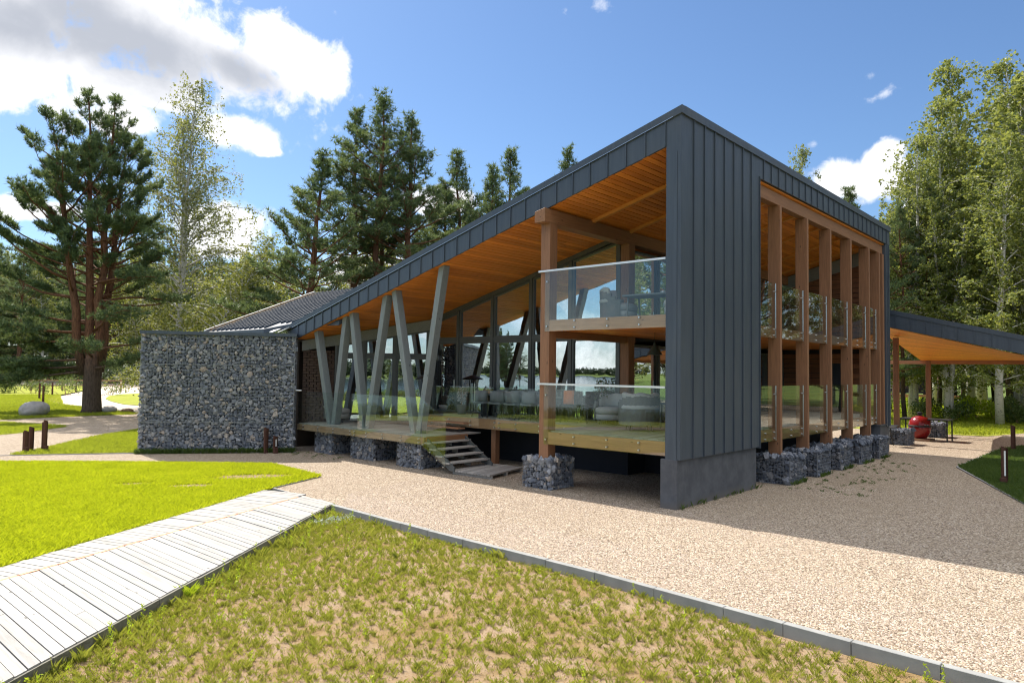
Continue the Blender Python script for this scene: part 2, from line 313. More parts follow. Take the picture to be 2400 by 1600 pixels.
# ------------------------------------------------------------------ mesh helpers
class MB:
    def __init__(s): s.v = []; s.f = []
    def add(s, V, F):
        o = len(s.v); s.v += [tuple(x) for x in V]; s.f += [tuple(i+o for i in q) for q in F]
    def box(s, x0, x1, y0, y1, z0, z1):
        s.add([(x0,y0,z0),(x1,y0,z0),(x1,y1,z0),(x0,y1,z0),(x0,y0,z1),(x1,y0,z1),(x1,y1,z1),(x0,y1,z1)],
              [(0,3,2,1),(4,5,6,7),(0,1,5,4),(1,2,6,5),(2,3,7,6),(3,0,4,7)]); return s
    def hexa(s, P): s.add(P, [(0,3,2,1),(4,5,6,7),(0,1,5,4),(1,2,6,5),(2,3,7,6),(3,0,4,7)]); return s
    def beam(s, a, b, wdt, hgt, side=None):
        a, b = Vector(a), Vector(b); d = (b-a).normalized()
        sd = Vector(side) if side else (d.cross(Vector((0, 0, 1))) if abs(d.z) < .99 else Vector((1, 0, 0)))
        sd = (sd - d*sd.dot(d)).normalized(); u = sd.cross(d).normalized()
        sd = sd*wdt/2; u = u*hgt/2
        s.hexa([a-sd-u, a+sd-u, a+sd+u, a-sd+u, b-sd-u, b+sd-u, b+sd+u, b-sd+u]); return s
    def prism(s, poly, z0, z1):
        n = len(poly); V = [(x, y, z0) for x, y in poly]+[(x, y, z1) for x, y in poly]
        s.add(V, [tuple(range(n))[::-1], tuple(range(n, 2*n))]+[(i, (i+1) % n, n+(i+1) % n, n+i) for i in range(n)]); return s
    def extr(s, pts, off):
        """planar polygon pts extruded by vector off"""
        n = len(pts); off = Vector(off); V = [Vector(p) for p in pts]+[Vector(p)+off for p in pts]
        s.add(V, [tuple(range(n))[::-1], tuple(range(n, 2*n))]+[(i, (i+1) % n, n+(i+1) % n, n+i) for i in range(n)]); return s
    def tube(s, pts, rad, n=6, cap=True):
        pts = [Vector(p) for p in pts]; rings = []
        for i, p in enumerate(pts):
            d = (pts[min(i+1, len(pts)-1)]-pts[max(i-1, 0)]).normalized()
            a = d.cross(Vector((.31, .95, .05))) if abs(d.z) > .9 else d.cross(Vector((0, 0, 1)))
            a.normalize(); b = d.cross(a); r = rad[i] if isinstance(rad, (list, tuple)) else rad
            rings.append([p+(a*math.cos(t)+b*math.sin(t))*r for t in (2*math.pi*k/n for k in range(n))])
        V = [v for r in rings for v in r]; F = []
        for i in range(len(pts)-1):
            for k in range(n): F.append((i*n+k, i*n+(k+1) % n, (i+1)*n+(k+1) % n, (i+1)*n+k))
        if cap: F += [tuple(range(n))[::-1], tuple(range((len(pts)-1)*n, len(pts)*n))]
        s.add(V, F); return s
    def lathe(s, prof, c=(0, 0, 0), n=20):
        V = []; F = []
        for r, z in prof:
            for k in range(n): t = 2*math.pi*k/n; V.append((c[0]+r*math.cos(t), c[1]+r*math.sin(t), c[2]+z))
        for i in range(len(prof)-1):
            for k in range(n): F.append((i*n+k, i*n+(k+1) % n, (i+1)*n+(k+1) % n, (i+1)*n+k))
        F += [tuple(range(n))[::-1], tuple(range((len(prof)-1)*n, len(prof)*n))]
        s.add(V, F); return s
    def xf(s, fn): s.v = [tuple(fn(Vector(v))) for v in s.v]; return s
    def build(s, name, m, parent=None, smooth=False, bevel=0):
        me = bpy.data.meshes.new(name); me.from_pydata(s.v, [], s.f); me.update()
        return finish(me, name, m, parent, smooth, bevel)
def finish(me, name, m, parent=None, smooth=False, bevel=0):
    if m: me.materials.append(MT[m] if isinstance(m, str) else m)
    if smooth: me.polygons.foreach_set('use_smooth', [True]*len(me.polygons))
    o = bpy.data.objects.new(name, me); COL.objects.link(o)
    if parent: o.parent = parent
    if bevel:
        b = o.modifiers.new('bevel', 'BEVEL'); b.width = bevel; b.segments = 1; b.limit_method = 'ANGLE'; b.angle_limit = R_(40)
    return o
def npmesh(name, V, k, m, parent=None):
    """V: (n*k,3) array, every k consecutive vertices one face"""
    V = np.ascontiguousarray(V, dtype=np.float32); nv = len(V); nf = nv//k
    me = bpy.data.meshes.new(name); me.vertices.add(nv); me.vertices.foreach_set('co', V.ravel())
    me.loops.add(nv); me.loops.foreach_set('vertex_index', np.arange(nv, dtype=np.int32))
    me.polygons.add(nf); me.polygons.foreach_set('loop_start', np.arange(0, nv, k, dtype=np.int32))
    me.polygons.foreach_set('loop_total', np.full(nf, k, dtype=np.int32)); me.update(calc_edges=True)
    return finish(me, name, m, parent)
def tag(o, label, cat, group=None, kind=None):
    if label: o['label'] = label
    if cat: o['category'] = cat
    if group: o['group'] = group
    if kind: o['kind'] = kind
    return o
def empty(name, loc=(0, 0, 0), rz=0, label=None, cat=None, group=None):
    o = bpy.data.objects.new(name, None); COL.objects.link(o); o.location = loc; o.rotation_euler = (0, 0, rz)
    o.empty_display_size = .3
    return tag(o, label, cat, group)
def copy_tree(o, parent=None):
    c = o.copy(); COL.objects.link(c)
    if parent: c.parent = parent
    for ch in list(o.children): copy_tree(ch, c)
    return c
def place(proto, used, loc, rz, label, group=None, scale=None):
    o = proto if not used else copy_tree(proto)
    o.location = loc; o.rotation_euler = (0, 0, rz)
    if scale is not None: o.scale = scale if isinstance(scale, tuple) else (scale,)*3
    o['label'] = label
    if group: o['group'] = group
    return o
def struct(o): o['kind'] = 'structure'; return o
def sheet(name, poly, z, m, skirt=0):
    b = MB(); n = len(poly); b.add([(x, y, z) for x, y in poly], [tuple(range(n))])
    o = b.build(name, m); me = o.data
    if me.polygons[0].normal.z < 0: me.flip_normals()
    return struct(o)
def inside(P, poly):
    x, y = P[:, 0], P[:, 1]; c = np.zeros(len(P), bool); n = len(poly)
    for i in range(n):
        x0, y0 = poly[i]; x1, y1 = poly[(i+1) % n]
        if y0 == y1: continue
        t = ((y0 > y) != (y1 > y)) & (x < (x1-x0)*(y-y0)/(y1-y0)+x0); c ^= t
    return c
def scatter(poly, n, rng):
    p = np.array(poly); lo, hi = p.min(0), p.max(0); out = []; tot = 0
    while tot < n:
        q = rng.random((n*2, 2))*(hi-lo)+lo; q = q[inside(q, poly)]; out.append(q); tot += len(q)
        if len(q) == 0: break
    return np.concatenate(out)[:n]
def blades(P, z, h, wd, lean, rng):
    """P (n,2); one narrow bent triangle pair per blade -> quads"""
    n = len(P); a = rng.random(n)*2*np.pi; h = h*(.55+.9*rng.random(n)); wd = wd*(.6+.8*rng.random(n))
    l = lean*(rng.random(n)+.2); b = a+np.pi/2+rng.normal(0, .7, n)
    base = np.stack([P[:, 0], P[:, 1], np.full(n, z) if np.isscalar(z) else z], 1)
    dx = np.stack([np.cos(a)*wd/2, np.sin(a)*wd/2, np.zeros(n)], 1)
    tip = base+np.stack([np.cos(b)*l*h, np.sin(b)*l*h, h], 1)
    mid = base+np.stack([np.cos(b)*l*h*.3, np.sin(b)*l*h*.3, h*.6], 1)
    V = np.stack([base-dx, base+dx, mid+dx*.8, tip], 1)
    return V.reshape(-1, 3)
def leaves(P, size, rng, up=.3, asp=.65):
    n = len(P); d = rng.normal(size=(n, 3)); d[:, 2] -= up; d /= np.linalg.norm(d, axis=1)[:, None]
    e = rng.normal(size=(n, 3)); e -= d*(e*d).sum(1)[:, None]; e /= np.linalg.norm(e, axis=1)[:, None]
    s = size*(.6+.8*rng.random(n))[:, None]
    return np.stack([P-d*s*.5, P+e*s*asp*.5, P+d*s*.5, P-e*s*asp*.5], 1).reshape(-1, 3)
def needles(P, A, size, wd, k, rng, spread=.75):
    n = len(P); P = np.repeat(P, k, 0); A = np.repeat(A, k, 0)
    d = A+rng.normal(size=P.shape)*spread; d /= np.linalg.norm(d, axis=1)[:, None]
    e = rng.normal(size=P.shape); e -= d*(e*d).sum(1)[:, None]; e /= np.linalg.norm(e, axis=1)[:, None]
    s = size*(.6+.8*rng.random(len(P)))[:, None]
    return np.stack([P-e*wd*.5, P+e*wd*.5, P+d*s], 1).reshape(-1, 3)

# ------------------------------------------------------------------ ground, water, paths
PLOT = [(-5.40, 6.05), (-5.60, -2.5), (-5.85, -6), (-6.05, -10.5), (-15.2, -10.5), (-15.2, -1.2)]
LAWN = [(-2.84, 13.36), (-3.14, 10.15), (-5.17, 9.22), (-12.1, 5.24), (-19, 1.4), (-24, 8), (-18, 24), (-8.96, 19.64), (-5.76, 16.59)]
WEDGE = [(-8.21, 21.95), (-6.95, 23.01), (-5.34, 25.2), (-3.21, 27.74), (-0.75, 30.04), (2.0, 27.5), (-0.3, 22.5), (-4.4, 19.62)]
STRIP = [(-12.5, 28), (-6.55, 30.78), (-5.47, 31.34), (-4.33, 32.59), (-2.96, 33.89), (-2.92, 34.59), (-3.68, 36.5), (-4.52, 38.93), (-5.5, 40.1), (-11.5, 38)]
UPPER = [(-11, 40.6), (-4.26, 41.29), (-1.82, 41.97), (0.8, 42.39), (3.35, 42.19), (3.9, 43.4), (3.47, 47.58), (3.64, 53.11), (3.69, 57.89), (4.16, 63.01), (5.23, 68.55),
         (7.23, 74.56), (11.46, 83.86), (16.15, 94.25), (24.8, 114.96), (24, 122), (2, 118), (-7, 60)]
ISLAND = [(8.5, 54.86), (8.19, 57.75), (9.29, 64.06), (10.82, 70.13), (13.38, 76.86), (16.14, 81.69), (19.24, 83.66), (26, 82), (20, 58)]
RLAWN = [(14.41, -3.12), (23.5, -3.3), (27.5, -4.2), (28, -14), (6, -14), (2.5, -8.2), (7.24, -5.8)]
BACKLAWN = [(30.5, 1.4), (31.2, -1.6), (36, -2.9), (60, -14), (90, -20), (110, 10), (95, 45), (45, 30), (33, 12)]
# one land sheet: grid that dips below the lake on the far (-X) side
def shore(y): return (-25-(23-y)*.35 if y < 23 else (-25+(y-23)*.846 if y < 36 else -14+(y-36)*.12))+.7*math.sin(y*.35)
xs = [-2600, -1200, -700, -560, -480, -300, -150, -80, -60, -50]+[-46+i*1.5 for i in range(32)]+[4, 10, 30, 80, 200, 500, 1200, 3000]
ys = [-3000, -1200, -600, -420, -330, -260, -200, -150, -110]+list(range(-90, 141, 3))+[160, 200, 260, 340, 450, 700, 1200, 3000]
gb = MB(); V = []
def landz(x, y):
    d = x-shore(y); z = max(-2.2, min(0, d*.45))-.2 if d < 0 else -.2
    # headland with pines, opposite shores
    h1 = 1-math.hypot((x+99)/30, (y-110)/16)
    if h1 > 0: z = max(z, min(-.2, -2.2+h1*8))
    if x < -640: z = max(z, min(3, (-640-x)*.05-2))
    e = (x*-.777+y*-.63)-330
    if e > 0 and y < 40: z = max(z, min(4, e*.06-2))
    return z
for y in ys:
    for x in xs: V.append((x, y, landz(x, y)))
nx = len(xs)
gb.add(V, [(j*nx+i, j*nx+i+1, (j+1)*nx+i+1, (j+1)*nx+i) for j in range(len(ys)-1) for i in range(nx-1)])
struct(gb.build('ground', 'ground', smooth=True))
lk = MB(); lk.add([(-2600, -2800, -1.15), (-30, -2800, -1.15), (-30, 2800, -1.15), (-2600, 2800, -1.15)], [(0, 1, 2, 3)])
struct(lk.build('lake', 'water'))
gp = [(-5.17, 9.3), (-5.42, 6.05), (-5.57, 2.5), (-5.66, -1.6), (-5.81, -3.85), (-5.92, -5.52), (-5.99, -7.4), (-6.09, -10), (-6.2, -30), (8, -30), (62, -30), (61, -14.2), (36, -2.95), (31, -1.4), (30.5, 1.5), (33, 12), (30, 26), (6, 36), (4.5, 45.5), (-5, 42.5), (-11, 41), (-13, 28), (-16, 24), (-12, 20)]
sheet('gravel_yard', gp, 0, 'gravel')
sheet('lawn', LAWN, .012, 'lawn_soil'); sheet('lawn', WEDGE, .012, 'lawn_soil_mid'); sheet('lawn', STRIP, .012, 'lawn_soil_mid')
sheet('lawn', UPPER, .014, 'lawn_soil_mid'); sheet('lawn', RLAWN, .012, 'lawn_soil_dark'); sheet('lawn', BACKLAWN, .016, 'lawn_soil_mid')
drive = [(3.9, 43.4), (6.5, 44.5), (12, 49), (26, 60), (30, 84), (42, 150), (25, 190), (6, 150), (3, 120), (24, 121), (24.8, 114.96), (16.15, 94.25), (11.46, 83.86), (7.23, 74.56), (5.23, 68.55), (4.16, 63.01), (3.69, 57.89), (3.64, 53.11), (3.47, 47.58)]
sheet('drive', drive, -.10, 'road'); sheet('lawn', ISLAND, -.07, 'lawn_soil_mid')
sheet('dry_plot', PLOT, -.14, 'soil')
# gravel walk that curves through the lawn beside the lake (seen mirrored in the terrace glass)
wk = []
cen = [(-27.5, 6), (-22, 12), (-16.5, 17), (-13.2, 22), (-11.5, 27)]
for s in (1, -1):
    for (x, y) in (cen if s == 1 else cen[::-1]): wk.append((x+s*.5, y-s*.9))
sheet('gravel_walk', wk, .02, 'gravel')
sheet('lakeside_lawn', [(-24, 8), (-19, 1.4), (-15.3, -1.3), (-15.3, -30), (-41, -30), (-33.5, -5), (-24, 22.5), (-18.5, 30), (-13.2, 36.3), (-11.5, 38), (-12.5, 28), (-18, 24)], -.02, 'lawn_soil_mid')
# bare patches worn into the lawn tip
rng = np.random.default_rng(5)
PATCH = []
for (cx, cy, a, b) in [(-4.65, 11.3, 1.25, .62), (-6.6, 10.9, .72, .36), (-7.6, 12.25, .6, .26)]:
    PATCH.append((cx, cy, a, b))
    poly = []
    for i in range(26):
        t = 2*math.pi*i/26; r = .8+.35*rng.random(); ca, sa = math.cos(-.55), math.sin(-.55)
        x, y = a*r*math.cos(t), b*r*math.sin(t); poly.append((cx+x*ca-y*sa, cy+x*sa+y*ca))
    sheet('bare_earth', poly, .017, 'patch')

# kerb along the gravel
def kerb(name, pts, wd, z0, z1, seg=1.0):
    b = MB(); P = [Vector((*p, 0)) for p in pts]; ln = []
    for a, c in zip(P[:-1], P[1:]):
        L = (c-a).length; k = max(1, round(L/seg))
        for i in range(k):
            p, q = a.lerp(c, i/k), a.lerp(c, (i+1)/k); d = (q-p).normalized()*.004; sd = Vector((-d.y, d.x, 0)).normalized()*wd/2
            dz = rng.normal(0, .003)
            b.hexa([p+d-sd+Vector((0,0,z0)), q-d-sd+Vector((0,0,z0)), q-d+sd+Vector((0,0,z0)), p+d+sd+Vector((0,0,z0)),
                    p+d-sd+Vector((0,0,z1+dz)), q-d-sd+Vector((0,0,z1+dz)), q-d+sd+Vector((0,0,z1+dz)), p+d+sd+Vector((0,0,z1+dz))])
    return struct(b.build(name, 'concrete', bevel=.006))
kerb('kerb', [(-5.30, 6.9), (-5.42, 6.05), (-5.58, 2.5), (-5.66, -1.6), (-5.82, -3.85), (-5.93, -5.52), (-6.0, -7.4), (-6.1, -10)], .11, -.3, .03)
kerb('lawn_edging', [(-5.2, 9.2), (-3.14, 10.12), (-2.82, 13.36)], .03, -.1, .03)
kerb('lawn_edging', [(-8.7, 22.0), (-4.6, 19.45), (-.36, 16.0)], .025, -.1, .028)
kerb('lawn_edging', [(26.9, -4.0), (22.5, -3.2), (14.41, -3.1), (7.24, -5.8), (2.5, -8.3)], .07, -.1, .035)

# boardwalk of silvered boards
bw = empty('boardwalk', (-8.7, 5.2, 0), 0, 'pale silvered timber boardwalk running up to the gravel beside the lawn', 'boardwalk')
A0, A1 = Vector((-5.2, 9.2)), Vector((-13.9, 4.17)); B0, B1 = Vector((-5.44, 6.14)), Vector((-15.0, -1.07)); I0, I1 = Vector((-5.47, 7.5)), Vector((-14.4, 3.43))
BL = -Vector(bw.location)
def lineint(p, d, a, c):
    """where the line p + t d meets the line a-c"""
    e = c-a; k = d.x*e.y-d.y*e.x; t = ((a.x-p.x)*e.y-(a.y-p.y)*e.x)/k; return t
def field(name, la, lb, d, pitch, endline):
    b = MB(); d = d.normalized(); n = Vector((-d.y, d.x)); o = la[0]
    cs = [(q-o).dot(n) for q in (*la, *lb)]; c = min(cs)-.05; hi = max(cs)+.05
    while c < hi:
        gap = .010+.004*rng.random(); qs = []
        for cc in (c+gap/2, c+pitch-gap/2):
            p = o+n*cc; t0 = lineint(p, d, *la); t1 = lineint(p, d, *lb)
            if endline is not None:
                te = lineint(p, d, *endline); t0 = max(t0, te) if p.x+d.x*t0 > endline[0].x-.02 else t0
            qs.append((p+d*t0, p+d*t1, t1-t0))
        c += pitch
        if min(qs[0][2], qs[1][2]) < .03: continue
        if max(qs[0][0].x, qs[0][1].x) > -5.15 or min(qs[0][0].x, qs[1][0].x) < -14.7: continue
        cut = .2+.6*rng.random(); dz = rng.normal(0, .003)
        for c0, c1 in (((0, cut-.002), (cut+.002, 1)) if rng.random() < .35 else ((0, 1),)):
            q = [qs[0][0].lerp(qs[0][1], c0), qs[1][0].lerp(qs[1][1], c0), qs[1][0].lerp(qs[1][1], c1), qs[0][0].lerp(qs[0][1], c1)]
            b.hexa([Vector((p.x, p.y, -.01)) for p in q]+[Vector((p.x, p.y, .035+dz)) for p in q])
    o_ = b.build(name, 'board', bw); o_.location = BL; return o_
nI = Vector((-(I1-I0).y, (I1-I0).x)).normalized()
if nI.y < 0: nI = -nI
b = MB(); b.add([(A0.x, A0.y, -.012), (A1.x, A1.y, -.012), (B1.x, B1.y, -.012), (B0.x, B0.y, -.012)], [(0, 1, 2, 3)]); o = b.build('bearer_or_shade_sheet', 'black', bw); o.location = BL  # black sheet under the boards, painted-in shade for the gaps
field('board_field', (A0, A1), (I0+nI*.035, I1+nI*.035), Vector((.34, -.94)), .142, (Vector((-5.24, 9.2)), Vector((-5.5, 7.4))))
field('board_field', (I0-nI*.035, I1-nI*.035), (B0, B1), Vector((.005, -1)), .146, None)
b = MB(); nseg = 30
for i in range(nseg):
    p, q = I0.lerp(I1, i/nseg+.001), I0.lerp(I1, (i+1)/nseg-.001)
    b.hexa([Vector((x.x, x.y, -.01)) for x in (p-nI*.028, q-nI*.028, q+nI*.028, p+nI*.028)]+[Vector((x.x, x.y, .037)) for x in (p-nI*.028, q-nI*.028, q+nI*.028, p+nI*.028)])
o = b.build('inlay_strip', 'board_strip', bw); o.location = BL
b = MB(); P = [Vector((*B0.lerp(B1, i/12), 0)) for i in range(13)]
sdv = Vector((.6, -.8, 0))*.03
for p, q in zip(P[:-1], P[1:]):
    j = sdv*rng.uniform(0, .5); d = (q-p).normalized()*.003; zt = .022+rng.normal(0, .004)
    b.hexa([p+d+j+Vector((0,0,-.3)), q-d+j+Vector((0,0,-.3)), q-d+sdv+j+Vector((0,0,-.3)), p+d+sdv+j+Vector((0,0,-.3)),
            p+d+j+Vector((0,0,zt)), q-d+j+Vector((0,0,zt)), q-d+sdv+j+Vector((0,0,zt)), p+d+sdv+j+Vector((0,0,zt))])
o = b.build('edge_board', 'board_edge', bw); o.location = BL
b = MB(); b.box(-5.43, -5.38, 6.1, 9.2, -.02, .032); b.xf(lambda v: Vector((v.x+(.2*(v.y-6.1)/3.1), v.y, v.z))); o = b.build('end_board', 'board', bw); o.location = BL

# ------------------------------------------------------------------ the pavilion
pav = empty('lakeside_pavilion', (0, 0, 0), 0, 'two-storey timber and glass pavilion with a rising anthracite roof and orange soffit', 'building')
zs = lambda y: 8.83-.2645*y
zt = lambda y: 9.64-.27*y
RX = 18.4
# roof slab with soffit, fascia, coping
b = MB()
b.hexa([(.06, .06, zs(0)+.06), (RX-.03, .06, zs(0)+.06), (RX-.03, 17.4, zs(17.4)+.06), (.06, 17.4, zs(17.4)+.06),
        (.06, .06, zt(0)-.02), (RX-.03, .06, zt(0)-.02), (RX-.03, 17.4, zt(17.4)-.02), (.06, 17.4, zt(17.4)-.02)])
roof = b.build('roof', 'metal', pav)
b = MB(); y = .07
while y < 16.85:
    w_ = .154; x1 = RX-.08; off = rng.normal(0, .0015); cuts = sorted([.03, x1]+[2+rng.random()*15 for _ in range(3)])
    for c0, c1 in zip(cuts[:-1], cuts[1:]):
        z0, z1 = zs(y)+off, zs(y+w_)+off
        b.hexa([(c0+.001, y, z0), (c1-.001, y, z0), (c1-.001, y+w_, z1), (c0+.001, y+w_, z1), (c0+.001, y, z0+.03), (c1-.001, y, z0+.03), (c1-.001, y+w_, z1+.03), (c0+.001, y+w_, z1+.03)])
    y += .172
b.build('soffit', 'soffit', roof)
b = MB(); b.extr([(0, .0, 8.83), (0, 16.86, 4.37), (0, 17.5, 4.66), (0, 0, 9.46)], (.058, 0, 0))
y = .42
while y < 17.1:
    z0, z1 = zs(y)+.005, zt(y)-.18
    b.box(-.032, .001, y-.013, y+.013, z0, z1); y += .562
b.extr([(0, 16.861, 4.37), (0, 17.5, 4.66), (.9, 17.5, 4.66), (.9, 16.861, 4.37)], (0, .03, -.01))
b.build('front_fascia', 'metal', roof)
b = MB()
b.extr([(-.045, -.045, zt(0)-.19), (-.045, 17.56, zt(17.56)-.19), (-.045, 17.56, zt(17.56)), (-.045, -.045, zt(0))], (.16, 0, 0))
b.box(.116, RX+.03, -.045, .12, zt(0)-.20, zt(0)+.008)
b.box(RX-.13, RX+.03, .121, 5, zt(0)-.2, zt(0)-.02)
b.build('coping', 'metal', roof)
b = MB()
b.extr([(-.047, .2, zt(.2)-.195), (-.047, 17.5, zt(17.5)-.195), (-.047, 17.5, zt(17.5)-.185), (-.047, .2, zt(.2)-.185)], (.03, 0, 0)); b.build('lit_edge_strip', 'steel', roof)  # bright strip standing in for the sunlit edge under the coping
b = MB(); b.box(4.585, RX, 0, .058, 8.86, 9.45); x = 4.585+.3
while x < RX-.1: b.box(x-.013, x+.013, -.03, .001, 8.865, 9.44); x += .565
b.box(RX-.06, RX, .059, 4, 8.7, 9.4)
b.build('side_fascia', 'metal', roof)
for x in (2.1, 4.13, 6.6, 9.05, 11.5, 14.0, 16.4):
    bb = MB(); bb.hexa([(x-.06, .25, zs(.25)-.10), (x+.06, .25, zs(.25)-.10), (x+.06, 4.2, zs(4.2)-.10), (x-.06, 4.2, zs(4.2)-.10), (x-.06, .25, zs(.25)-.002), (x+.06, .25, zs(.25)-.002), (x+.06, 4.2, zs(4.2)-.002), (x-.06, 4.2, zs(4.2)-.002)])
    bb.build('purlin', 'purlin', roof)
# corner fin of standing-seam metal on its rendered plinth
b = MB(); b.box(0.001, 4.58, 0.001, .40, 1.165, 9.44); x = .62
while x < 4.5: b.box(x-.014, x+.014, -.032, .0, 1.17, 9.44); x += .566
b.box(4.581, 4.60, -.03, .41, 1.12, 8.9)
b.box(-.012, .10, .10, .385, 1.13, 8.55)
b.build('corner_fin', 'metal', pav)
b = MB(); b.box(-.02, 4.52, .075, .52, -.3, 1.164); b.build('plinth', 'plinth', pav, bevel=.01)
# end fin
b = MB(); b.box(17.78, RX-.002, .002, .5, 1.1, 8.84)
for x in (17.98, 18.19): b.box(x-.012, x+.012, -.025, .003, 1.1, 8.84)
b.box(18.19, RX-.004, .501, 5.5, 1.1, 8.3); b.build('end_fin', 'metal', pav)
b = MB(); b.box(16.95, 18.3, .05, .7, -.3, 1.16); b.box(16.9, 18.35, 0, .75, 1.161, 1.2); b.build('end_plinth', 'plinth', pav)
# upper roof wing behind the stone wall
rw = MB(); zw = lambda x: 4.80+.4065*(x+.38)
WP = [(-.38, 24), (-.38, 18.7), (.16, 17.35), (.16, 14.2), (5.26, 13.2), (5.26, 24)]
rw.add([(x, y, zw(x)-.18) for x, y in WP]+[(x, y, zw(x)) for x, y in WP], [tuple(range(6)), tuple(range(6, 12))[::-1]]+[(i, 6+i, 6+(i+1) % 6, (i+1) % 6) for i in range(6)])
wing = rw.build('rear_roof', 'metal', pav)
b = MB(); y = 14.6
while y < 23.6:
    xa = -.3 if y > 18.8 else .2
    b.hexa([(xa, y-.015, zw(xa)-.01), (5.2, y-.015, zw(5.2)-.01), (5.2, y+.015, zw(5.2)-.01), (xa, y+.015, zw(xa)-.01), (xa, y-.02, zw(xa)+.10), (5.2, y-.02, zw(5.2)+.10), (5.2, y+.02, zw(5.2)+.10), (xa, y+.02, zw(xa)+.10)]); y += .42
b.build('standing_seam', 'metal', wing)
b = MB(); b.hexa([(-.4, 23.9, zw(-.4)-.2), (5.3, 23.9, zw(5.3)-.2), (5.3, 24.08, zw(5.3)-.2), (-.4, 24.08, zw(-.4)-.2), (-.4, 23.9, zw(-.4)+.12), (5.3, 23.9, zw(5.3)+.12), (5.3, 24.08, zw(5.3)+.12), (-.4, 24.08, zw(-.4)+.12)])
b.build('verge_trim', 'metal_light', wing)
b = MB(); b.hexa([(-.42, 17.9, 4.62), (.75, 17.75, 5.16), (.75, 18.0, 5.17), (-.42, 18.2, 4.63), (-.42, 17.9, 4.66), (.75, 17.75, 5.20), (.75, 18.0, 5.21), (-.42, 18.2, 4.67)])
b.hexa([(-.5, 17.35, 4.6), (-.1, 17.2, 4.82), (.1, 17.55, 4.86), (-.32, 17.72, 4.62), (-.5, 17.35, 4.62), (-.1, 17.2, 4.85), (.1, 17.55, 4.88), (-.32, 17.72, 4.65)])
b.build('flashing', 'metal_light', wing)
lp = rng.random((2600, 2)); lx = -.2+5.2*lp[:, 0]; ly = 23.88-np.abs(rng.normal(0, .30, 2600))*(1+.6*np.sin(lx*3)); ok = ly > 22.6
lx, ly = lx[ok], ly[ok]; lz = zw(lx)+.03+.05*rng.random(len(lx))*np.clip((ly-23.2)*2, .2, 1)
npmesh('needle_litter', leaves(np.stack([lx, ly, lz], 1), .13, rng, 1.5, .4), 4, 'litter', wing)
b = MB(); b.prism([(.8, 17.9), (5.2, 17.9), (5.2, 23.7), (-.2, 23.7), (-.2, 20)], -.2, 4.6); b.build('rear_wall', 'inner', pav)
# columns and beams
b = MB(); b.box(.05, .38, 4.04, 4.36, .70, 7.34); b.build('column', 'tim_z', pav, bevel=.006)
b = MB(); b.hexa([(-.2, 4.03, 7.33), (17.6, 4.03, 7.33), (17.6, 4.40, 7.33), (-.2, 4.40, 7.33), (-.2, 4.03, 7.72), (17.6, 4.03, 7.72), (17.6, 4.40, 7.64), (-.2, 4.40, 7.64)]); b.build('roof_beam', 'tim_x', pav, bevel=.006)
b = MB(); b.box(4.08, 4.42, 4.04, 4.38, 1.55, 7.34); b.build('column', 'tim_z', pav, bevel=.006)
for x in (6.35, 8.65, 10.94, 13.26, 15.6):
    b = MB(); b.box(x-.075, x+.075, .06, .44, .70, 8.39); b.build('column', 'tim_z', pav, bevel=.005)
for (x0, x1, y0, y1) in ((17.0, 17.14, .06, .44), (17.52, 17.74, .06, .30)):
    b = MB(); b.box(x0, x1, y0, y1, 1.2, 8.39); b.build('column', 'tim_z', pav, bevel=.005)
b = MB(); b.box(4.6, 17.74, .12, .36, 8.40, 8.76); b.build('header_beam', 'tim_x', pav, bevel=.006)
# V struts
bases = [(.66, 15.12), (.64, 12.98), (.62, 10.12)]
tops = [[(.36, 15.84), (.36, 13.93)], [(.34, 13.52), (.34, 11.53)], [(.32, 11.05), (.32, 8.62)]]
for (bx, by), tt in zip(bases, tops):
    for i, (tx, ty) in enumerate(tt):
        s = .13 if i == 0 else -.13
        b = MB(); b.beam((bx, by+s, 1.06), (tx, ty, zs(ty)+.05), .23, .27, (0, 1, 0)); o = b.build('strut', 'strut', pav, bevel=.006)
    for yy in (-.15, .15):
        for zz in (1.2, 1.34): MB().tube([(bx-.15, by+yy, zz), (bx-.12, by+yy, zz)], .016, 8).build('bolt', 'steel', o)
# decks
def planks(b, x0, x1, y0, y1, z0, z1, along='x', pw=.14, gap=.006):
    a, e = (y0, y1) if along == 'x' else (x0, x1)
    while a < e-.02:
        q = min(a+pw-gap, e); dz = rng.normal(0, .0015)
        if along == 'x': b.box(x0+rng.random()*.01, x1, a, q, z0, z1+dz)
        else: b.box(a, q, y0+rng.random()*.01, y1, z0, z1+dz)
        a += pw
def beamx(name, x0, x1, y0, y1, z0, z1, m, parent): b = MB(); b.box(x0, x1, y0, y1, z0, z1); return b.build(name, m, parent, bevel=.005)
b = MB(); planks(b, .16, 4.6, .42, 4.4, 1.54, 1.585); planks(b, 2.4, 4.6, 4.41, 11.6, 1.54, 1.585); planks(b, 4.61, 17.6, .4, 4.3, 1.54, 1.585)
ter = b.build('terrace_deck', 'deck', pav)
beamx('deck_beam', .06, .155, .41, 4.32, 1.23, 1.56, 'tim_y', ter)
beamx('deck_beam', 2.30, 2.395, 4.38, 11.6, 1.24, 1.575, 'tim_y', ter)
beamx('deck_beam', 2.4, 4.1, 11.605, 11.68, 1.22, 1.57, 'tim_x', ter)
for xa, xb in ((4.61, 6.27), (6.43, 8.57), (8.73, 10.86), (11.02, 13.18), (13.34, 15.52), (15.68, 17.0)):
    beamx('deck_beam', xa, xb, .21, .32, 1.23, 1.57, 'tim_x', ter)
for y in (8.3, 11.0): MB().box(2.5, 2.7, y, y+.2, 0, 1.24).build('post', 'tim_z', ter)
b = MB(); planks(b, .16, 4.6, .42, 4.4, 4.60, 4.64); planks(b, 4.61, 17.6, .4, 4.3, 4.60, 4.64)
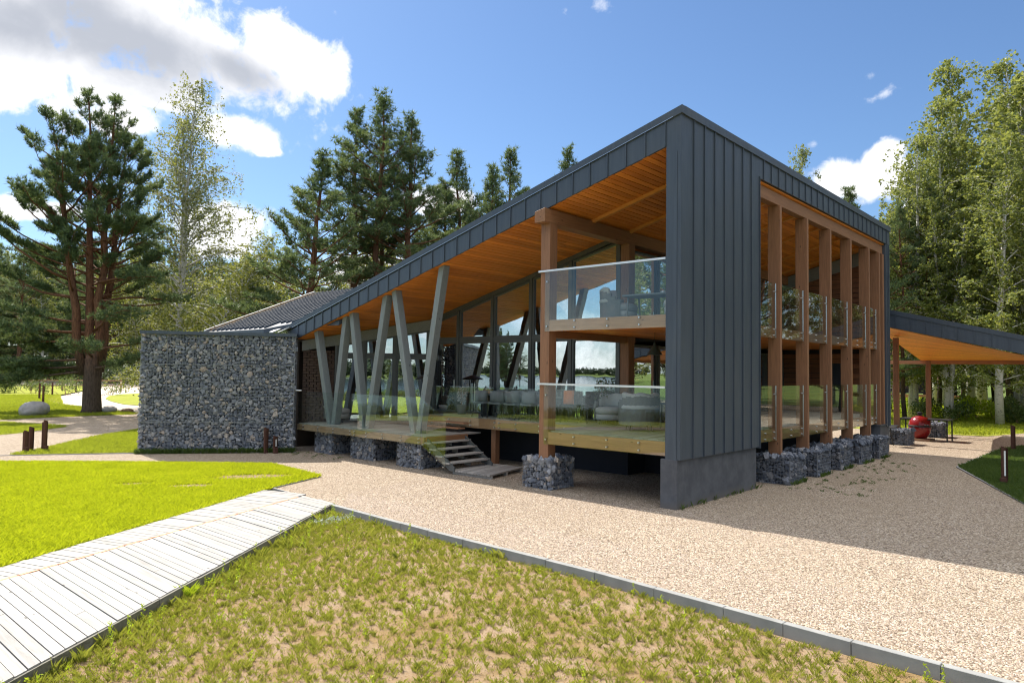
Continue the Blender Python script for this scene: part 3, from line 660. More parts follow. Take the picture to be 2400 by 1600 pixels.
bal = b.build('balcony_deck', 'deck', pav)
b = MB(); planks(b, .16, 17.6, .42, 4.3, 4.36, 4.38, 'x', .13); b.build('ceiling_boards', 'soffit', bal)
beamx('deck_beam', .06, .155, .41, 4.32, 4.32, 4.63, 'tim_y', bal)
beamx('deck_beam', .16, 4.6, 4.12, 4.39, 4.16, 4.355, 'tim_x', bal)
for xa, xb in ((4.61, 6.27), (6.43, 8.57), (8.73, 10.86), (11.02, 13.18), (13.34, 15.52), (15.68, 17.0), (17.15, 17.5)):
    beamx('deck_beam', xa, xb, .21, .32, 4.32, 4.64, 'tim_x', bal)
# entry deck (lower), its beam and steps
b = MB(); planks(b, .06, 2.6, 9.1, 16.6, 1.04, 1.085, 'x'); planks(b, .6, 3.9, 16.0, 16.6, 1.0, 1.04)
ent = b.build('entry_deck', 'deck', pav)
for z0, z1 in ((.83, .945), (.95, 1.05)): beamx('deck_beam', -.03, .055, 9.08, 16.55, z0, z1, 'tim_old', ent)
beamx('deck_beam', .06, 1.9, 9.02, 9.09, .82, 1.06, 'tim_x', ent)
b = MB(); b.box(.5, .62, 9.2, 16.5, .78, 1.03); b.box(1.5, 1.62, 9.2, 16.5, .78, 1.03); b.build('joist', 'tim_y', ent)
for k in range(2):
    b = MB(); b.box(2.05-.0, 2.4, 9.4, 11.5, 1.1+.16*k+.1, 1.1+.16*k+.14); b.xf(lambda v: v+Vector((.0 - .28*(1-k), 0, 0))); b.build('inner_step', 'tim_y', ent)
def stringer(x): return MB().extr([(x, 9.02, 1.02), (x, 9.02, .80), (x, 7.95, .10), (x, 7.75, .10), (x, 7.75, .22)], (.05, 0, 0))
steps = stringer(.06).build('steps', 'frame', pav); stringer(1.75).build('stringer', 'frame', steps)
for k in range(4):
    z = .90-.185*k; y = 8.84-.30*k
    for y0, y1 in ((y-.02, y+.14), (y+.15, y+.30)): MB().box(.0, 1.85, y0, y1, z-.05, z).build('tread', 'deck_y', steps, bevel=.004)
    for x in (.12, .95, 1.72): MB().box(x, x+.05, y+.02, y+.26, z-.16, z-.052).build('tread_bracket', 'frame', steps)
# foundation and under-floor
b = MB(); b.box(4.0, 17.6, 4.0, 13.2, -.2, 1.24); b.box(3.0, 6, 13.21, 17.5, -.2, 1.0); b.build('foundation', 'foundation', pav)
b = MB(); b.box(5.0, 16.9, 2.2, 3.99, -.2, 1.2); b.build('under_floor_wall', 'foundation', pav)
# inside: floors, back walls
b = MB(); b.box(4.3, 17.6, 4.45, 13.4, 1.30, 1.57); b.extr([(.55, 17.0, 1.05), (4.3, 13.5, 1.05), (6, 17.3, 1.05)], (0, 0, .03)); b.build('inner_floor', 'inner_floor', pav)
b = MB(); b.box(7.5, 17.6, 4.6, 16, 4.36, 4.62); b.build('upper_floor', 'inner_floor', pav)
b = MB(); b.box(17.62, 17.75, 4.45, 17.3, 0, 8.0); b.box(5.2, 17.6, 15.6, 15.75, 0, 4.65); b.box(9.5, 9.65, 9, 15.5, 1.57, 7.0)
b.build('inner_wall', 'inner', pav)
# end wall of slatted siding with a doorway
b = MB()
def slats(y0, y1, z0, z1f, x=17.6):
    z = z0
    while z < 8.6:
        top = min(z+.20, 8.7)
        if top > z1f(y0)-.02 and top > z1f(y1)-.02: break
        b.box(x-.045, x, y0, y1, z, z+.195); z += .215
slats(.52, 4.28, 4.66, lambda y: zs(y)-.55); slats(.52, 1.35, 1.6, lambda y: 4.3); slats(2.35, 4.28, 1.6, lambda y: 4.3); slats(1.35, 2.35, 3.75, lambda y: 4.3)
side = b.build('slatted_end_wall', 'siding', pav)
b = MB(); b.box(17.605, 17.66, .5, 1.34, 1.55, 8.4); b.box(17.605, 17.66, 2.36, 4.4, 1.55, 8.0); b.box(17.605, 17.66, 1.345, 2.355, 3.75, 8.2); b.build('wall_backing', 'black', side)
b = MB(); b.box(17.5, 17.6, 1.28, 1.36, 1.58, 3.72); b.build('door_post', 'purlin', side)
b = MB(); b.hexa([(17.5, .5, 8.1), (17.62, .5, 8.1), (17.62, 4.3, 7.1), (17.5, 4.3, 7.1), (17.5, .5, 8.65), (17.62, .5, 8.65), (17.62, 4.3, 7.65), (17.5, 4.3, 7.65)]); b.build('wall_header', 'strut_y', side)
# glazing ----------------------------------------------------------------
def window(pts_low, pts_top, normal, fr=.07, name='window', depth=.12, bar=None):
    """quad window: (p0,p1) low edge, (q0,q1) top edge"""
    p0, p1 = map(Vector, pts_low); q0, q1 = map(Vector, pts_top); n = Vector(normal).normalized()*depth/2
    b = MB(); e = (p1-p0).normalized()*fr; u = Vector((0, 0, fr))
    def quad(a, bb, c, d): b.hexa([a-n, bb-n, bb+n, a+n, d-n, c-n, c+n, d+n])
    quad(p0, p1, p1+u, p0+u); quad(q0-u, q1-u, q1, q0)
    quad(p0+u, p0+e+u, q0+e-u+(q1-q0)*(fr/(q1-q0).length)-e, q0-u); quad(p1-e+u, p1+u, q1-u, q1-(q1-q0)*(fr/(q1-q0).length)-u)
    o = b.build(name, 'frame', pav)
    b = MB(); m = n*.08; i0, i1, j1, j0 = p0+e*.9+u*.9, p1-e*.9+u*.9, q1-e*.9-u*.9, q0+e*.9-u*.9
    b.hexa([i0-m, i1-m, i1+m, i0+m, j0-m, j1-m, j1+m, j0+m]); b.build('pane', 'pane', o); return o
GX = 4.15; yy = [4.42, 6.36, 8.13, 10.02, 11.86, 13.42]; ZT = 4.39
for y0, y1 in zip(yy[:-1], yy[1:]):
    y0 += .055; y1 -= .055
    window(((GX, y0, 1.59), (GX, y1, 1.59)), ((GX, y0, ZT-.06), (GX, y1, ZT-.06)), (1, 0, 0))
    h0, h1 = min(zs(y0)-.16, 9), zs(y1)-.16
    if y0 < 5: h0 = zs(y0)-.2
    window(((GX, y0, ZT+.06), (GX, y1, ZT+.06)), ((GX, y0, h0), (GX, y1, h1)), (1, 0, 0))
b = MB()
for y in yy: b.box(GX-.10, GX+.10, y-.052, y+.052, 1.59, zs(y)-.16)
b.box(GX-.08, GX+.08, 4.48, 13.36, ZT-.058, ZT+.058)
b.hexa([(GX-.11, 4.4, zs(4.4)-.158), (GX+.11, 4.4, zs(4.4)-.158), (GX+.11, 13.5, zs(13.5)-.158), (GX-.11, 13.5, zs(13.5)-.158), (GX-.11, 4.4, zs(4.4)), (GX+.11, 4.4, zs(4.4)), (GX+.11, 13.5, zs(13.5)), (GX-.11, 13.5, zs(13.5))])
b.build('mullion_frame', 'frame', pav)
b = MB(); b.tube([(GX-.1, 11.98, 2.5), (GX-.14, 11.98, 2.5), (GX-.14, 11.98, 2.85), (GX-.1, 11.98, 2.85)], .018, 8); b.build('door_handle', 'steel', pav)
# diagonal glazing from the stone wall to the front glazing
P0, P1 = Vector((.50, 16.90, 0)), Vector((4.08, 13.50, 0)); dd = (P1-P0).normalized(); nn = Vector((-dd.y, dd.x, 0))
DW = (P1-P0).length
def dpt(s, z): p = P0+dd*s; return Vector((p.x, p.y, z))
segs = [(1.25, 2.25), (2.35, 3.5), (3.6, 4.85)]
for s0, s1 in segs:
    window((dpt(s0, 1.1), dpt(s1, 1.1)), (dpt(s0, 3.70), dpt(s1, 3.70)), nn)
    za, zb = zs(dpt(s0, 0).y)-.42, zs(dpt(s1, 0).y)-.42
    if za > 3.95: window((dpt(s0, 3.80), dpt(s1, 3.80)), (dpt(s0, za), dpt(s1, zb)), nn)
b = MB()
for s in (1.2, 2.3, 3.55, 4.9):
    p = dpt(s, 1.08); q = dpt(s, zs(p.y)-.40); b.beam(p, q, .10, .20, dd)
b.beam(dpt(1.25, 3.75), dpt(4.88, 3.75), .16, .095); b.build('mullion_frame', 'frame', pav)
b = MB(); a, c = dpt(-.15, 0), dpt(DW+.1, 0); o_ = nn*-.11
b.hexa([Vector((a.x, a.y, zs(a.y)-.42))+o_, Vector((c.x, c.y, zs(c.y)-.42))+o_, Vector((c.x, c.y, zs(c.y)-.42))-o_, Vector((a.x, a.y, zs(a.y)-.42))-o_,
        Vector((a.x, a.y, zs(a.y)-.01))+o_, Vector((c.x, c.y, zs(c.y)-.01))+o_, Vector((c.x, c.y, zs(c.y)-.01))-o_, Vector((a.x, a.y, zs(a.y)-.01))-o_])
b.build('glazing_header', 'strut_y', pav)
b = MB(); z = 1.09; k = 0
while z < 3.9:
    s = -.1 - (.12 if k % 2 else 0)
    while s < 1.14:
        e = min(s+.27, 1.14)
        if e-max(s, -.1) > .04: b.beam(dpt(max(s, -.1), z+.05)+nn*rng.normal(0, .006), dpt(e-.012, z+.05)+nn*0, .16, .092, nn)
        s += .282
    z += .106; k += 1
b.build('brick_panel', 'brick', pav)
# inner glazing line behind the right-hand gallery
GY = 4.36; xx = [4.45, 6.35, 8.65, 10.94, 13.26, 15.6, 17.5]
for x0, x1 in zip(xx[:-1], xx[1:]):
    x0 += .05; x1 -= .05
    window(((x0, GY, 1.59), (x1, GY, 1.59)), ((x0, GY, 4.14), (x1, GY, 4.14)), (0, 1, 0))
    window(((x0, GY, 4.66), (x1, GY, 4.66)), ((x0, GY, 7.23), (x1, GY, 7.23)), (0, 1, 0))
b = MB()
for x in xx:
    b.box(x-.048, x+.048, GY-.1, GY+.1, 1.59, 4.15); b.box(x-.048, x+.048, GY-.1, GY+.1, 4.65, 7.24)
b.build('mullion_frame', 'frame', pav)
# balustrades --------------------------------------------------------------
def balustrade(panels, rail, bolts, label=None):
    """panels: list of polygons (list of points) with extrusion; first panel mesh hangs on the balustrade's handrail"""
    pr = None
    if rail: 
        b = MB(); b.beam(rail[0], rail[1], .055, .05); pr = b.build('balustrade', 'rail_white', pav)
    else:
        b = MB(); 
        b.tube(bolts[0], .024, 10); bolts = bolts[1:]
        pr = b.build('balustrade', 'steel', pav)
    for pts, off in panels:
        b = MB(); b.extr(pts, off); b.build('glass_panel', 'glass', pr)
    if bolts:
        for c in bolts: MB().tube(c, .022, 10).build('bolt', 'steel', pr)
    return pr
def rectx(x, y0, y1, z0, z1): return ([(x, y0, z0), (x, y1, z0), (x, y1, z1), (x, y0, z1)], (.014, 0, 0))
def recty(y, x0, x1, z0, z1): return ([(x0, y, z0), (x1, y, z0), (x1, y, z1), (x0, y, z1)], (0, .014, 0))
bx = lambda x, y, z: [(x-.02, y, z), (x+.045, y, z)]
by_ = lambda x, y, z: [(x, y-.02, z), (x, y+.045, z)]
for zb, zr in ((1.23, 2.87), (4.325, 5.99)):
    balustrade([rectx(.02, .41, 4.18, zb-.005, zr)], ((.02, .41, zr), (.02, 4.40, zr)),
               [bx(.02, y, z) for y in (1.15, 2.1, 3.15) for z in (zb+.08, zb+.26)]+[bx(.02, 4.10, z) for z in (zb+.13, zr-.3)])
balustrade([rectx(2.265, 4.4, 8.02, 1.24, 2.66), rectx(2.265, 8.05, 11.6, 1.24, 2.66)], None, [bx(2.265, y, z) for y in (5.2, 6.2, 7.2, 7.95, 8.15, 9.3, 10.4, 11.3) for z in (1.32, 1.48)])
balustrade([rectx(-.062, 12.92, 16.5, .82, 2.33), rectx(-.062, 9.19, 12.9, .82, 2.33)], None,
           [bx(-.062, y, z) for y in (9.3, 10.2, 11.2, 12.1, 12.8, 13.05, 14.1, 15.1, 16.1) for z in (.88, 1.0)]+[bx(-.062, y, 2.1) for y in (9.27, 12.91)])
balustrade([([(-.062, 9.15, .80), (-.062, 9.15, 2.28), (-.062, 8.03, 1.70), (-.062, 8.03, .22)], (.014, 0, 0))], None, [bx(-.062, y, .83-.62*(9.1-y)) for y in (9.1, 8.75, 8.4, 8.1)])
b = MB(); b.tube([(-.35, 16.5, 2.36), (-.1, 16.2, 2.36)], .03, 10); b.build('grab_rail', 'rail_white', pav)
for zb, zr in ((1.23, 2.87), (4.33, 5.99)):
    bays = [(4.64, 6.26), (6.44, 8.56), (8.74, 10.85), (11.03, 13.17), (13.35, 15.51), (15.69, 16.98)]
    for x0, x1 in bays:
        o = balustrade([recty(.185, x0, x1, zb-.005, zr)], None,
                   [by_(x, .185, z) for x in ((x0+x1)/2, x1-.12) for z in (zb+.07, zb+.25)]+[by_(x1-.10, .185, zr-.25)])
        b = MB(); b.box(x1-.004, x1+.009, .178, .205, zb, zr+.005); b.build('edge_clip', 'steel', o)
#PART3
# ------------------------------------------------------------------ gabions
def ico():
    t = (1+5**.5)/2; V = np.array([(-1,t,0),(1,t,0),(-1,-t,0),(1,-t,0),(0,-1,t),(0,1,t),(0,-1,-t),(0,1,-t),(t,0,-1),(t,0,1),(-t,0,-1),(-t,0,1)], float)
    V /= np.linalg.norm(V[0])
    F = [(0,11,5),(0,5,1),(0,1,7),(0,7,10),(0,10,11),(1,5,9),(5,11,4),(11,10,2),(10,7,6),(7,1,8),(3,9,4),(3,4,2),(3,2,6),(3,6,8),(3,8,9),(4,9,5),(2,4,11),(6,2,10),(8,6,7),(9,8,1)]
    return V, F
IV, IF = ico()
OC = np.array([(x*s, y*s, z*s) for x in (-1, 1) for y in (-1, 1) for z in (-1, 1) for s in (.66,)])
CF = [(0,1,3,2),(4,6,7,5),(0,4,5,1),(2,3,7,6),(0,2,6,4),(1,5,7,3)]
def RF(R): return IF if len(R) == 12 else CF
def rock(rng, r, c, flat=(1, 1, 1)):
    """an angular stone: jittered icosahedron cut flat on a few random sides"""
    V = IV if rng.random() < .45 else OC
    V = V*(1+rng.normal(0, .17, (len(V), 1)))*np.array(flat)*rng.uniform(.68, 1.3, 3)
    for _ in range(3):
        d = rng.normal(size=3); d /= np.linalg.norm(d); lim = .62+.2*rng.random(); k = V@d
        V = V-np.clip(k-lim, 0, None)[:, None]*d
    q = rng.normal(size=4); q /= np.linalg.norm(q); w_, x, y, z = q
    Rm = np.array([[1-2*(y*y+z*z), 2*(x*y-z*w_), 2*(x*z+y*w_)], [2*(x*y+z*w_), 1-2*(x*x+z*z), 2*(y*z-x*w_)], [2*(x*z-y*w_), 2*(y*z+x*w_), 1-2*(x*x+y*y)]])
    return (V@Rm.T)*r+np.array(c)
def facestones(w_, h, r0, rng, depth=.05):
    """stones packed over a w x h face in (u,v,d): big first, small fill the gaps"""
    out = []; cell = {}
    def ok(u, v, r):
        ku, kv = int(u/.2), int(v/.2)
        for a in (-1, 0, 1):
            for b in (-1, 0, 1):
                for (u2, v2, r2) in cell.get((ku+a, kv+b), ()):
                    if (u-u2)**2+(v-v2)**2 < ((r+r2)*.80)**2: return False
        return True
    for rr, n in ((r0*1.45, 1.6), (r0*1.1, 7), (r0*.8, 16), (r0*.55, 34)):
        for _ in range(int(n*w_*h/(rr*rr*3.14))):
            u, v = rng.random()*w_, rng.random()*h; r = rr*(.85+.3*rng.random())
            if ok(u, v, r): cell.setdefault((int(u/.2), int(v/.2)), []).append((u, v, r)); out.append((u, v, r))
    return out
def gabion(name, corner, ex, ey, h, label, r0=.075, group=None, faces=('x', 'y'), topstones=True, dark=False, mesh=.09, cap=None, lean=0):
    """corner = near corner, ex / ey = horizontal edge vectors; stones are packed against the outer faces and top"""
    rng = np.random.default_rng(int(abs(corner[0]*131+corner[1]*977))+7)
    C0 = np.array((*corner, 0.)); ex = np.array((*ex, 0.)); ey = np.array((*ey, 0.)); lx, ly = np.linalg.norm(ex), np.linalg.norm(ey)
    ux, uy = ex/lx, ey/ly; uz = np.array((0, 0, 1.))
    root = empty(name, tuple(C0), 0, label, 'gabion', group)
    b = MB()
    def addrocks(O, u, v, w_, hh, nrm):
        for (a, c, r) in facestones(w_, hh, r0, rng):
            R = rock(rng, r*1.12, O+u*a+v*c-nrm*(r*.62+.012+.02*rng.random()))
            k = (R-O)@nrm; R = R-np.clip(k+.004, 0, None)[:, None]*nrm
            b.add([tuple(p) for p in (R-C0)], RF(R))
    if 'x' in faces: addrocks(C0, ux, uz, lx, h, -uy)
    if 'y' in faces: addrocks(C0, uy, uz, ly, h, -ux)
    if 'x2' in faces: addrocks(C0+ex, uy, uz, ly, h, ux)
    if 'y2' in faces: addrocks(C0+ey, ux, uz, lx, h, uy)
    if topstones:
        for (a, c, r) in facestones(lx, ly, r0*1.1, rng):
            R = rock(rng, r*1.15, C0+ux*a+uy*c+uz*(h-r*.35+.03*rng.random())); b.add([tuple(p) for p in (R-C0)], RF(R))
    o = b.build('stones', 'stone_dark' if dark else 'stone', root); o['kind'] = 'stuff' if False else 'thing'
    del o['kind']
    c = MB(); i = .10; P = lambda a, bq, z: tuple(ux*a+uy*bq+uz*z)
    c.hexa([P(i, i, 0), P(lx-i, i, 0), P(lx-i, ly-i, 0), P(i, ly-i, 0), P(i, i, h-i), P(lx-i, i, h-i), P(lx-i, ly-i, h-i), P(i, ly-i, h-i)])
    c.build('gap_shade_core', 'core', root)  # dark box behind the stones, its colour stands in for shade in the gaps
    g = MB(); t = .0028
    def wires(O, u, w_, nrm):
        O = O+nrm*.006-C0
        n = int(w_/mesh)
        for k in range(n+1):
            p = O+u*(w_*k/n); thick = t*(2 if k in (0, n) else 1)
            g.beam(tuple(p), tuple(p+uz*h), thick*2, thick*2, tuple(u))
        m_ = int(h/mesh)
        for k in range(m_+1): p = O+uz*(h*k/m_); g.beam(tuple(p), tuple(p+u*w_), t*2, t*2, (0, 0, 1))
    if 'x' in faces: wires(C0, ux, lx, -uy)
    if 'y' in faces: wires(C0, uy, ly, -ux)
    if 'x2' in faces: wires(C0+ex, uy, ly, ux)
    if 'y2' in faces: wires(C0+ey, ux, lx, uy)
    g.build('wire_cage', 'wire', root)
    return root
gw = np.array((4.34, -3.22)); gw /= np.linalg.norm(gw); gn = np.array((-gw[1], gw[0]))
if gn@np.array((.6, .8)) < 0: gn = -gn
WC = np.array((-.36, 16.32))
# the wall: its front face runs back-left from the near corner
wall = gabion('gabion_wall', tuple(WC), tuple(-gw*5.48), tuple(gn*.98), 4.42, 'tall grey gabion stone wall with a dark metal cap left of the entry deck', .070, None, ('x', 'y', 'x2'), False, False, .11)
b = MB(); q0, q1 = -gw*5.53, gw*.06; a = [q1-gn*.06, q0-gn*.06, q0+gn*1.04, q1+gn*1.04]
b.prism([tuple(p) for p in a][::-1], 4.425, 4.545); b.build('wall_cap', 'metal', wall)
b = MB()
for k in range(1, 6): p = -gw*(5.48*k/6)-gn*.012; b.beam((p[0], p[1], 0), (p[0], p[1], 4.42), .012, .012, (1, 0, 0))
for z in (1.15, 2.1, 3.3): p, q = -gn*.012, -gw*5.48-gn*.012; b.beam((p[0], p[1], z), (q[0], q[1], z), .012, .012, (0, 0, 1))
b.build('cage_seam', 'wire', wall)
gabion('gabion_pier', (.26, 14.62), (0, 1.12), (1.5, 0), .79, 'stone gabion pier under the left end of the entry deck next to the stone wall', .075, 'gabion piers', ('x', 'y', 'y'), False)
gabion('gabion_pier', (.22, 12.02), (0, 1.32), (1.0, 0), .79, 'stone gabion pier under the middle of the entry deck', .075, 'gabion piers', ('x', 'y'), False)
gabion('gabion_pier', (.10, 9.36), (0, 1.2), (1.2, 0), .79, 'stone gabion pier under the right end of the entry deck beside the open steps', .075, 'gabion piers', ('x', 'y'), False)
gabion('gabion_pier', (-.02, 3.86), (1.02, 0), (0, 1.0), .80, 'wire caged stone pier under the tall front column left of the corner fin', .075, 'gabion piers', ('x', 'y'), True)
ordn = ['nearest of the dark gabion piers along the right side, next to the corner plinth', 'second dark gabion pier from the corner plinth along the right side', 'middle one of the five dark gabion piers along the right side',
        'fourth dark gabion pier along the right side, one before the end plinth', 'farthest dark gabion pier on the right side, against the end plinth']
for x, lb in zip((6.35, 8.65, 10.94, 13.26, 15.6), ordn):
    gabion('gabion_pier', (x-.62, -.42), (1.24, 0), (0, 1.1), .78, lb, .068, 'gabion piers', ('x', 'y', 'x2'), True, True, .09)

# ------------------------------------------------------------------ carport on the right
cp = empty('carport', (19, 0, 0), 0, 'open carport with dark sloping roof edge and orange timber ceiling on posts', 'carport')
def cbuild(b, *a, **k):
    b.xf(lambda v: v-Vector((19, 0, 0))); return b.build(*a, **k)
cz = lambda y: 6.11+.262*(y-.1)
b = MB(); b.hexa([(20, -5.4, cz(-5.4)-.1), (33, -5.4, cz(-5.4)-.1), (33, 1.2, cz(1.2)-.1), (20, 1.2, cz(1.2)-.1), (20, -5.4, cz(-5.4)), (33, -5.4, cz(-5.4)), (33, 1.2, cz(1.2)), (20, 1.2, cz(1.2))])
croof = cbuild(b, 'roof', 'metal', cp)
b = MB(); b.extr([(19.93, 1.25, cz(1.25)-.78), (19.93, -5.4, cz(-5.4)-.72), (19.93, -5.4, cz(-5.4)-.16), (19.93, 1.25, cz(1.25)-.16)], (.06, 0, 0))
b.extr([(19.90, 1.25, cz(1.25)-.17), (19.90, -5.4, cz(-5.4)-.17), (19.90, -5.4, cz(-5.4)+.03), (19.90, 1.25, cz(1.25)+.03)], (.1, 0, 0))
y = .75
while y > -5.3: b.box(19.905, 19.931, y-.012, y+.012, cz(y)-.75, cz(y)-.16); y -= .6
cbuild(b, 'fascia', 'metal', croof)
b = MB(); x = 20.0
while x < 33:
    # ceiling boards along Y, falling with the roof from the high outer edge to the rear beam
    za = lambda x_, y_: (cz(y_)-.80)*(1-min(1, (x_-20)/9.5))+4.13*min(1, (x_-20)/9.5)
    b.hexa([(x, -5.3, za(x, -5.3)), (x+.125, -5.3, za(x+.125, -5.3)), (x+.125, 1.2, za(x+.125, 1.2)), (x, 1.2, za(x, 1.2)), (x, -5.3, za(x, -5.3)+.03), (x+.125, -5.3, za(x, -5.3)+.03), (x+.125, 1.2, za(x, 1.2)+.03), (x, 1.2, za(x, 1.2)+.03)]); x += .137
cbuild(b, 'ceiling_boards', 'soffit', croof)
for (x, y, zt_) in ((22.45, .75, 5.06), (28.5, .62, 4.1)):
    b = MB(); b.box(x-.11, x+.11, y-.11, y+.11, .6, zt_); cbuild(b, 'post', 'tim_z', cp, bevel=.006)
b = MB(); b.box(29.5, 29.7, -5.3, 3, 3.92, 4.12); cbuild(b, 'rear_beam', 'tim_y', cp)
b = MB(); b.hexa([(19.995, -5.3, cz(-5.3)-.9), (32, -5.3, cz(-5.3)-.9), (32, -5.2, cz(-5.2)-.9), (19.995, -5.2, cz(-5.2)-.9), (19.995, -5.3, cz(-5.3)-.2), (32, -5.3, cz(-5.3)-.2), (32, -5.2, cz(-5.2)-.2), (19.995, -5.2, cz(-5.2)-.2)]); cbuild(b, 'side_beam', 'tim_x', cp)
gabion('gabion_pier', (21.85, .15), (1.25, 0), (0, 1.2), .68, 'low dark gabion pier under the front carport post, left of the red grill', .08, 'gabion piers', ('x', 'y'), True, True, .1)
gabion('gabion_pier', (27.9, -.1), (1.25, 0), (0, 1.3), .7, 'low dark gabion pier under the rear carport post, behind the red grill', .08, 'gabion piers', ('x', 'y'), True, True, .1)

# ------------------------------------------------------------------ things in the yard
g = empty('kamado_grill', (25.5, .42, 0), 0, 'red egg-shaped ceramic grill on a pale slab under the carport', 'grill')
b = MB(); b.box(-.75, .75, -.75, .75, .0, .14); b.build('base_slab', 'tim_old', g)
b = MB(); b.lathe([(.30, .14), (.42, .2), (.62, .5), (.69, .82), (.70, .95)], n=28); b.build('bowl', 'red', g, True)
b = MB(); b.lathe([(.70, 1.0), (.69, 1.1), (.62, 1.36), (.46, 1.56), (.22, 1.66), (.12, 1.68)], n=28); b.build('lid', 'red', g, True)
b = MB(); b.lathe([(.715, .93), (.725, .94), (.725, 1.02), (.715, 1.03)], n=28); b.build('band', 'black', g)
b = MB(); b.lathe([(.12, 1.66), (.13, 1.8), (.17, 1.82), (.17, 1.9), (.05, 1.94)], n=16); b.build('chimney_cap', 'black', g)
b = MB(); b.tube([(-.5, -.52, 1.1), (-.64, -.66, 1.08), (-.7, -.5, 1.08), (-.6, -.42, 1.1)], .035, 8); b.build('handle', 'black', g)
g.scale = (.74, .74, .74)
t = empty('grill_table', (25.9, -.35, 0), 0, 'dark metal table with thin legs beside the red grill', 'table')
b = MB(); b.box(-.6, .7, -.5, 1.7, 1.04, 1.09); b.build('table_top', 'black', t)
for (x, y) in ((-.55, -.45), (.65, -.45), (-.55, 1.65), (.65, 1.65)):
    b = MB(); b.box(x-.03, x+.03, y-.03, y+.03, 0, 1.04); b.build('leg', 'black', t)
pb = empty('folding_rack', (20.9, 1.0, 0), 0, 'small dark folding rack standing behind the end plinth', 'rack')
b = MB(); b.beam((-.4, -.35, .85), (.45, -.35, .95), .5, .03, (0, 1, 0)); b.build('shelf', 'black', pb)
b = MB(); b.beam((-.3, -.4, .86), (.35, -.4, .02), .03, .03); b.build('leg', 'black', pb)
b = MB(); b.beam((.35, -.3, .9), (-.3, -.3, .02), .03, .03); b.build('leg', 'black', pb)

def bollard(x, y, h, rz, label, kind):
    o = empty('bollard', (x, y, 0), rz, label, 'bollard', 'rusty steel garden bollards')
    b = MB(); w_ = .085
    b.hexa([(-w_, -.03, 0), (w_, -.03, 0), (w_, .03, 0), (-w_, .03, 0), (-w_, -.03, h), (w_, -.03, h-.06), (w_, .03, h-.06), (-w_, .03, h)]); b.build('post_plate', 'rust', o)
    b = MB(); b.hexa([(w_-.06, -.03, 0), (w_, -.03, 0), (w_, .16, 0), (w_-.06, .16, 0), (w_-.06, -.03, h-.06), (w_, -.03, h-.06), (w_, .16, h*.92), (w_-.06, .16, h*.92)]); b.build('side_plate', 'rust', o)
    if kind:
        b = MB(); b.box(-.14, .02, -.13, -.031, 0, .20); b.build('foot', 'rust', o)
    if kind == 2:
        b = MB(); b.box(-.022, .022, -.045, -.0305, .26, h-.14); b.build('light_strip', 'bulb_white', o)
    return o
bollard(-7.58, 22.44, .82, .6, 'short rusty bollard, leftmost of three at the lawn wedge tip', 1)
bollard(-7.32, 22.80, .92, .5, 'middle rusty bollard of the three at the lawn wedge tip', 0)
bollard(-6.93, 22.60, 1.16, .7, 'tall rusty bollard, rightmost of three at the lawn wedge tip', 1)
bollard(-1.30, 16.60, .98, .3, 'tall rusty bollard against the right end of the stone wall', 0)
bollard(-1.02, 16.42, .66, .2, 'low rusty bollard with pale light strip against the stone wall', 2)
bollard(10.85, -4.95, 1.15, -1.2, 'rusty bollard with a light strip on the shaded right lawn', 2)
bollard(23.0, -3.75, 1.15, -1.2, 'small rusty bollard at the far edge of the shaded right lawn', 0)
bollard(5.0, 69.8, 1.5, .4, 'distant bollard on the left lawn, left of the driveway edge', 1)
bollard(3.2, 61.7, 1.5, .4, 'distant bollard on the left lawn nearest the big boulder', 1)
bollard(8.6, 79.2, 1.4, .4, 'distant bollard on the left lawn beside the hedge', 1)
bollard(13.9, 89.5, 1.5, .4, 'farthest bollard at the driveway near the wooden fence', 1)
bollard(3.5, 52.4, 1.5, .4, 'bollard close by the left side of the big pine trunk', 1)
def boulder(x, y, s, label, seed, m='granite'):
    rng = np.random.default_rng(seed); b = MB(); V = IV.copy(); F = list(IF)
    me = bpy.data.meshes.new('boulder')
    b.add([tuple(v) for v in V*np.array(s)*(1+rng.normal(0, .10, (12, 1)))], F)
    o = b.build('boulder', m, None, True); o.location = (x, y, s[2]*.45)
    sd = o.modifiers.new('round', 'SUBSURF'); sd.levels = sd.render_levels = 3
    tx = bpy.data.textures.new('lumps', 'CLOUDS'); tx.noise_scale = .6
    dm = o.modifiers.new('lumps', 'DISPLACE'); dm.texture = tx; dm.strength = .25*min(s); dm.mid_level = .5
    return tag(o, label, 'boulder')
boulder(-1.95, 43.9, (1.05, 1.0, .78), 'large grey boulder on the left lawn', 3)
boulder(2.75, 44.9, (.66, .55, .42), 'rounded grey stone right of the big pine trunk', 4)
boulder(3.75, 44.6, (.55, .4, .26), 'flat pointed brown stone lying right of the rounded stone', 8, 'tim_old')
pl = empty('timber_pallet', (1.15, 7.2, 0), 0, 'grey weathered timber platform at the foot of the steps', 'platform')
b = MB(); y = 6.32
PA, PB, PC, PD = Vector((.10, 7.92, 0)), Vector((.14, 6.30, 0)), Vector((2.2, 6.78, 0)), Vector((2.2, 8.35, 0))
for k in range(12):
    u0, u1 = k/12+.006, (k+1)/12-.006
    q = [PA.lerp(PB, u0), PA.lerp(PB, u1), PD.lerp(PC, u1), PD.lerp(PC, u0)]; z = rng.normal(0, .002)
    b.hexa([p+Vector((0,0,.09)) for p in q]+[p+Vector((0,0,.135+z)) for p in q])
b.xf(lambda v: v-Vector((1.15, 7.2, 0))); b.build('deck_boards', 'deck_y', pl)
for u in (.06, .5, .94):
    b = MB(); b.beam(PA.lerp(PD, u)+Vector((0,0,.045))-Vector((1.15,7.2,0)), PB.lerp(PC, u)+Vector((0,0,.045))-Vector((1.15,7.2,0)), .07, .09); b.build('bearer_or_shade_sheet', 'deck_y', pl)
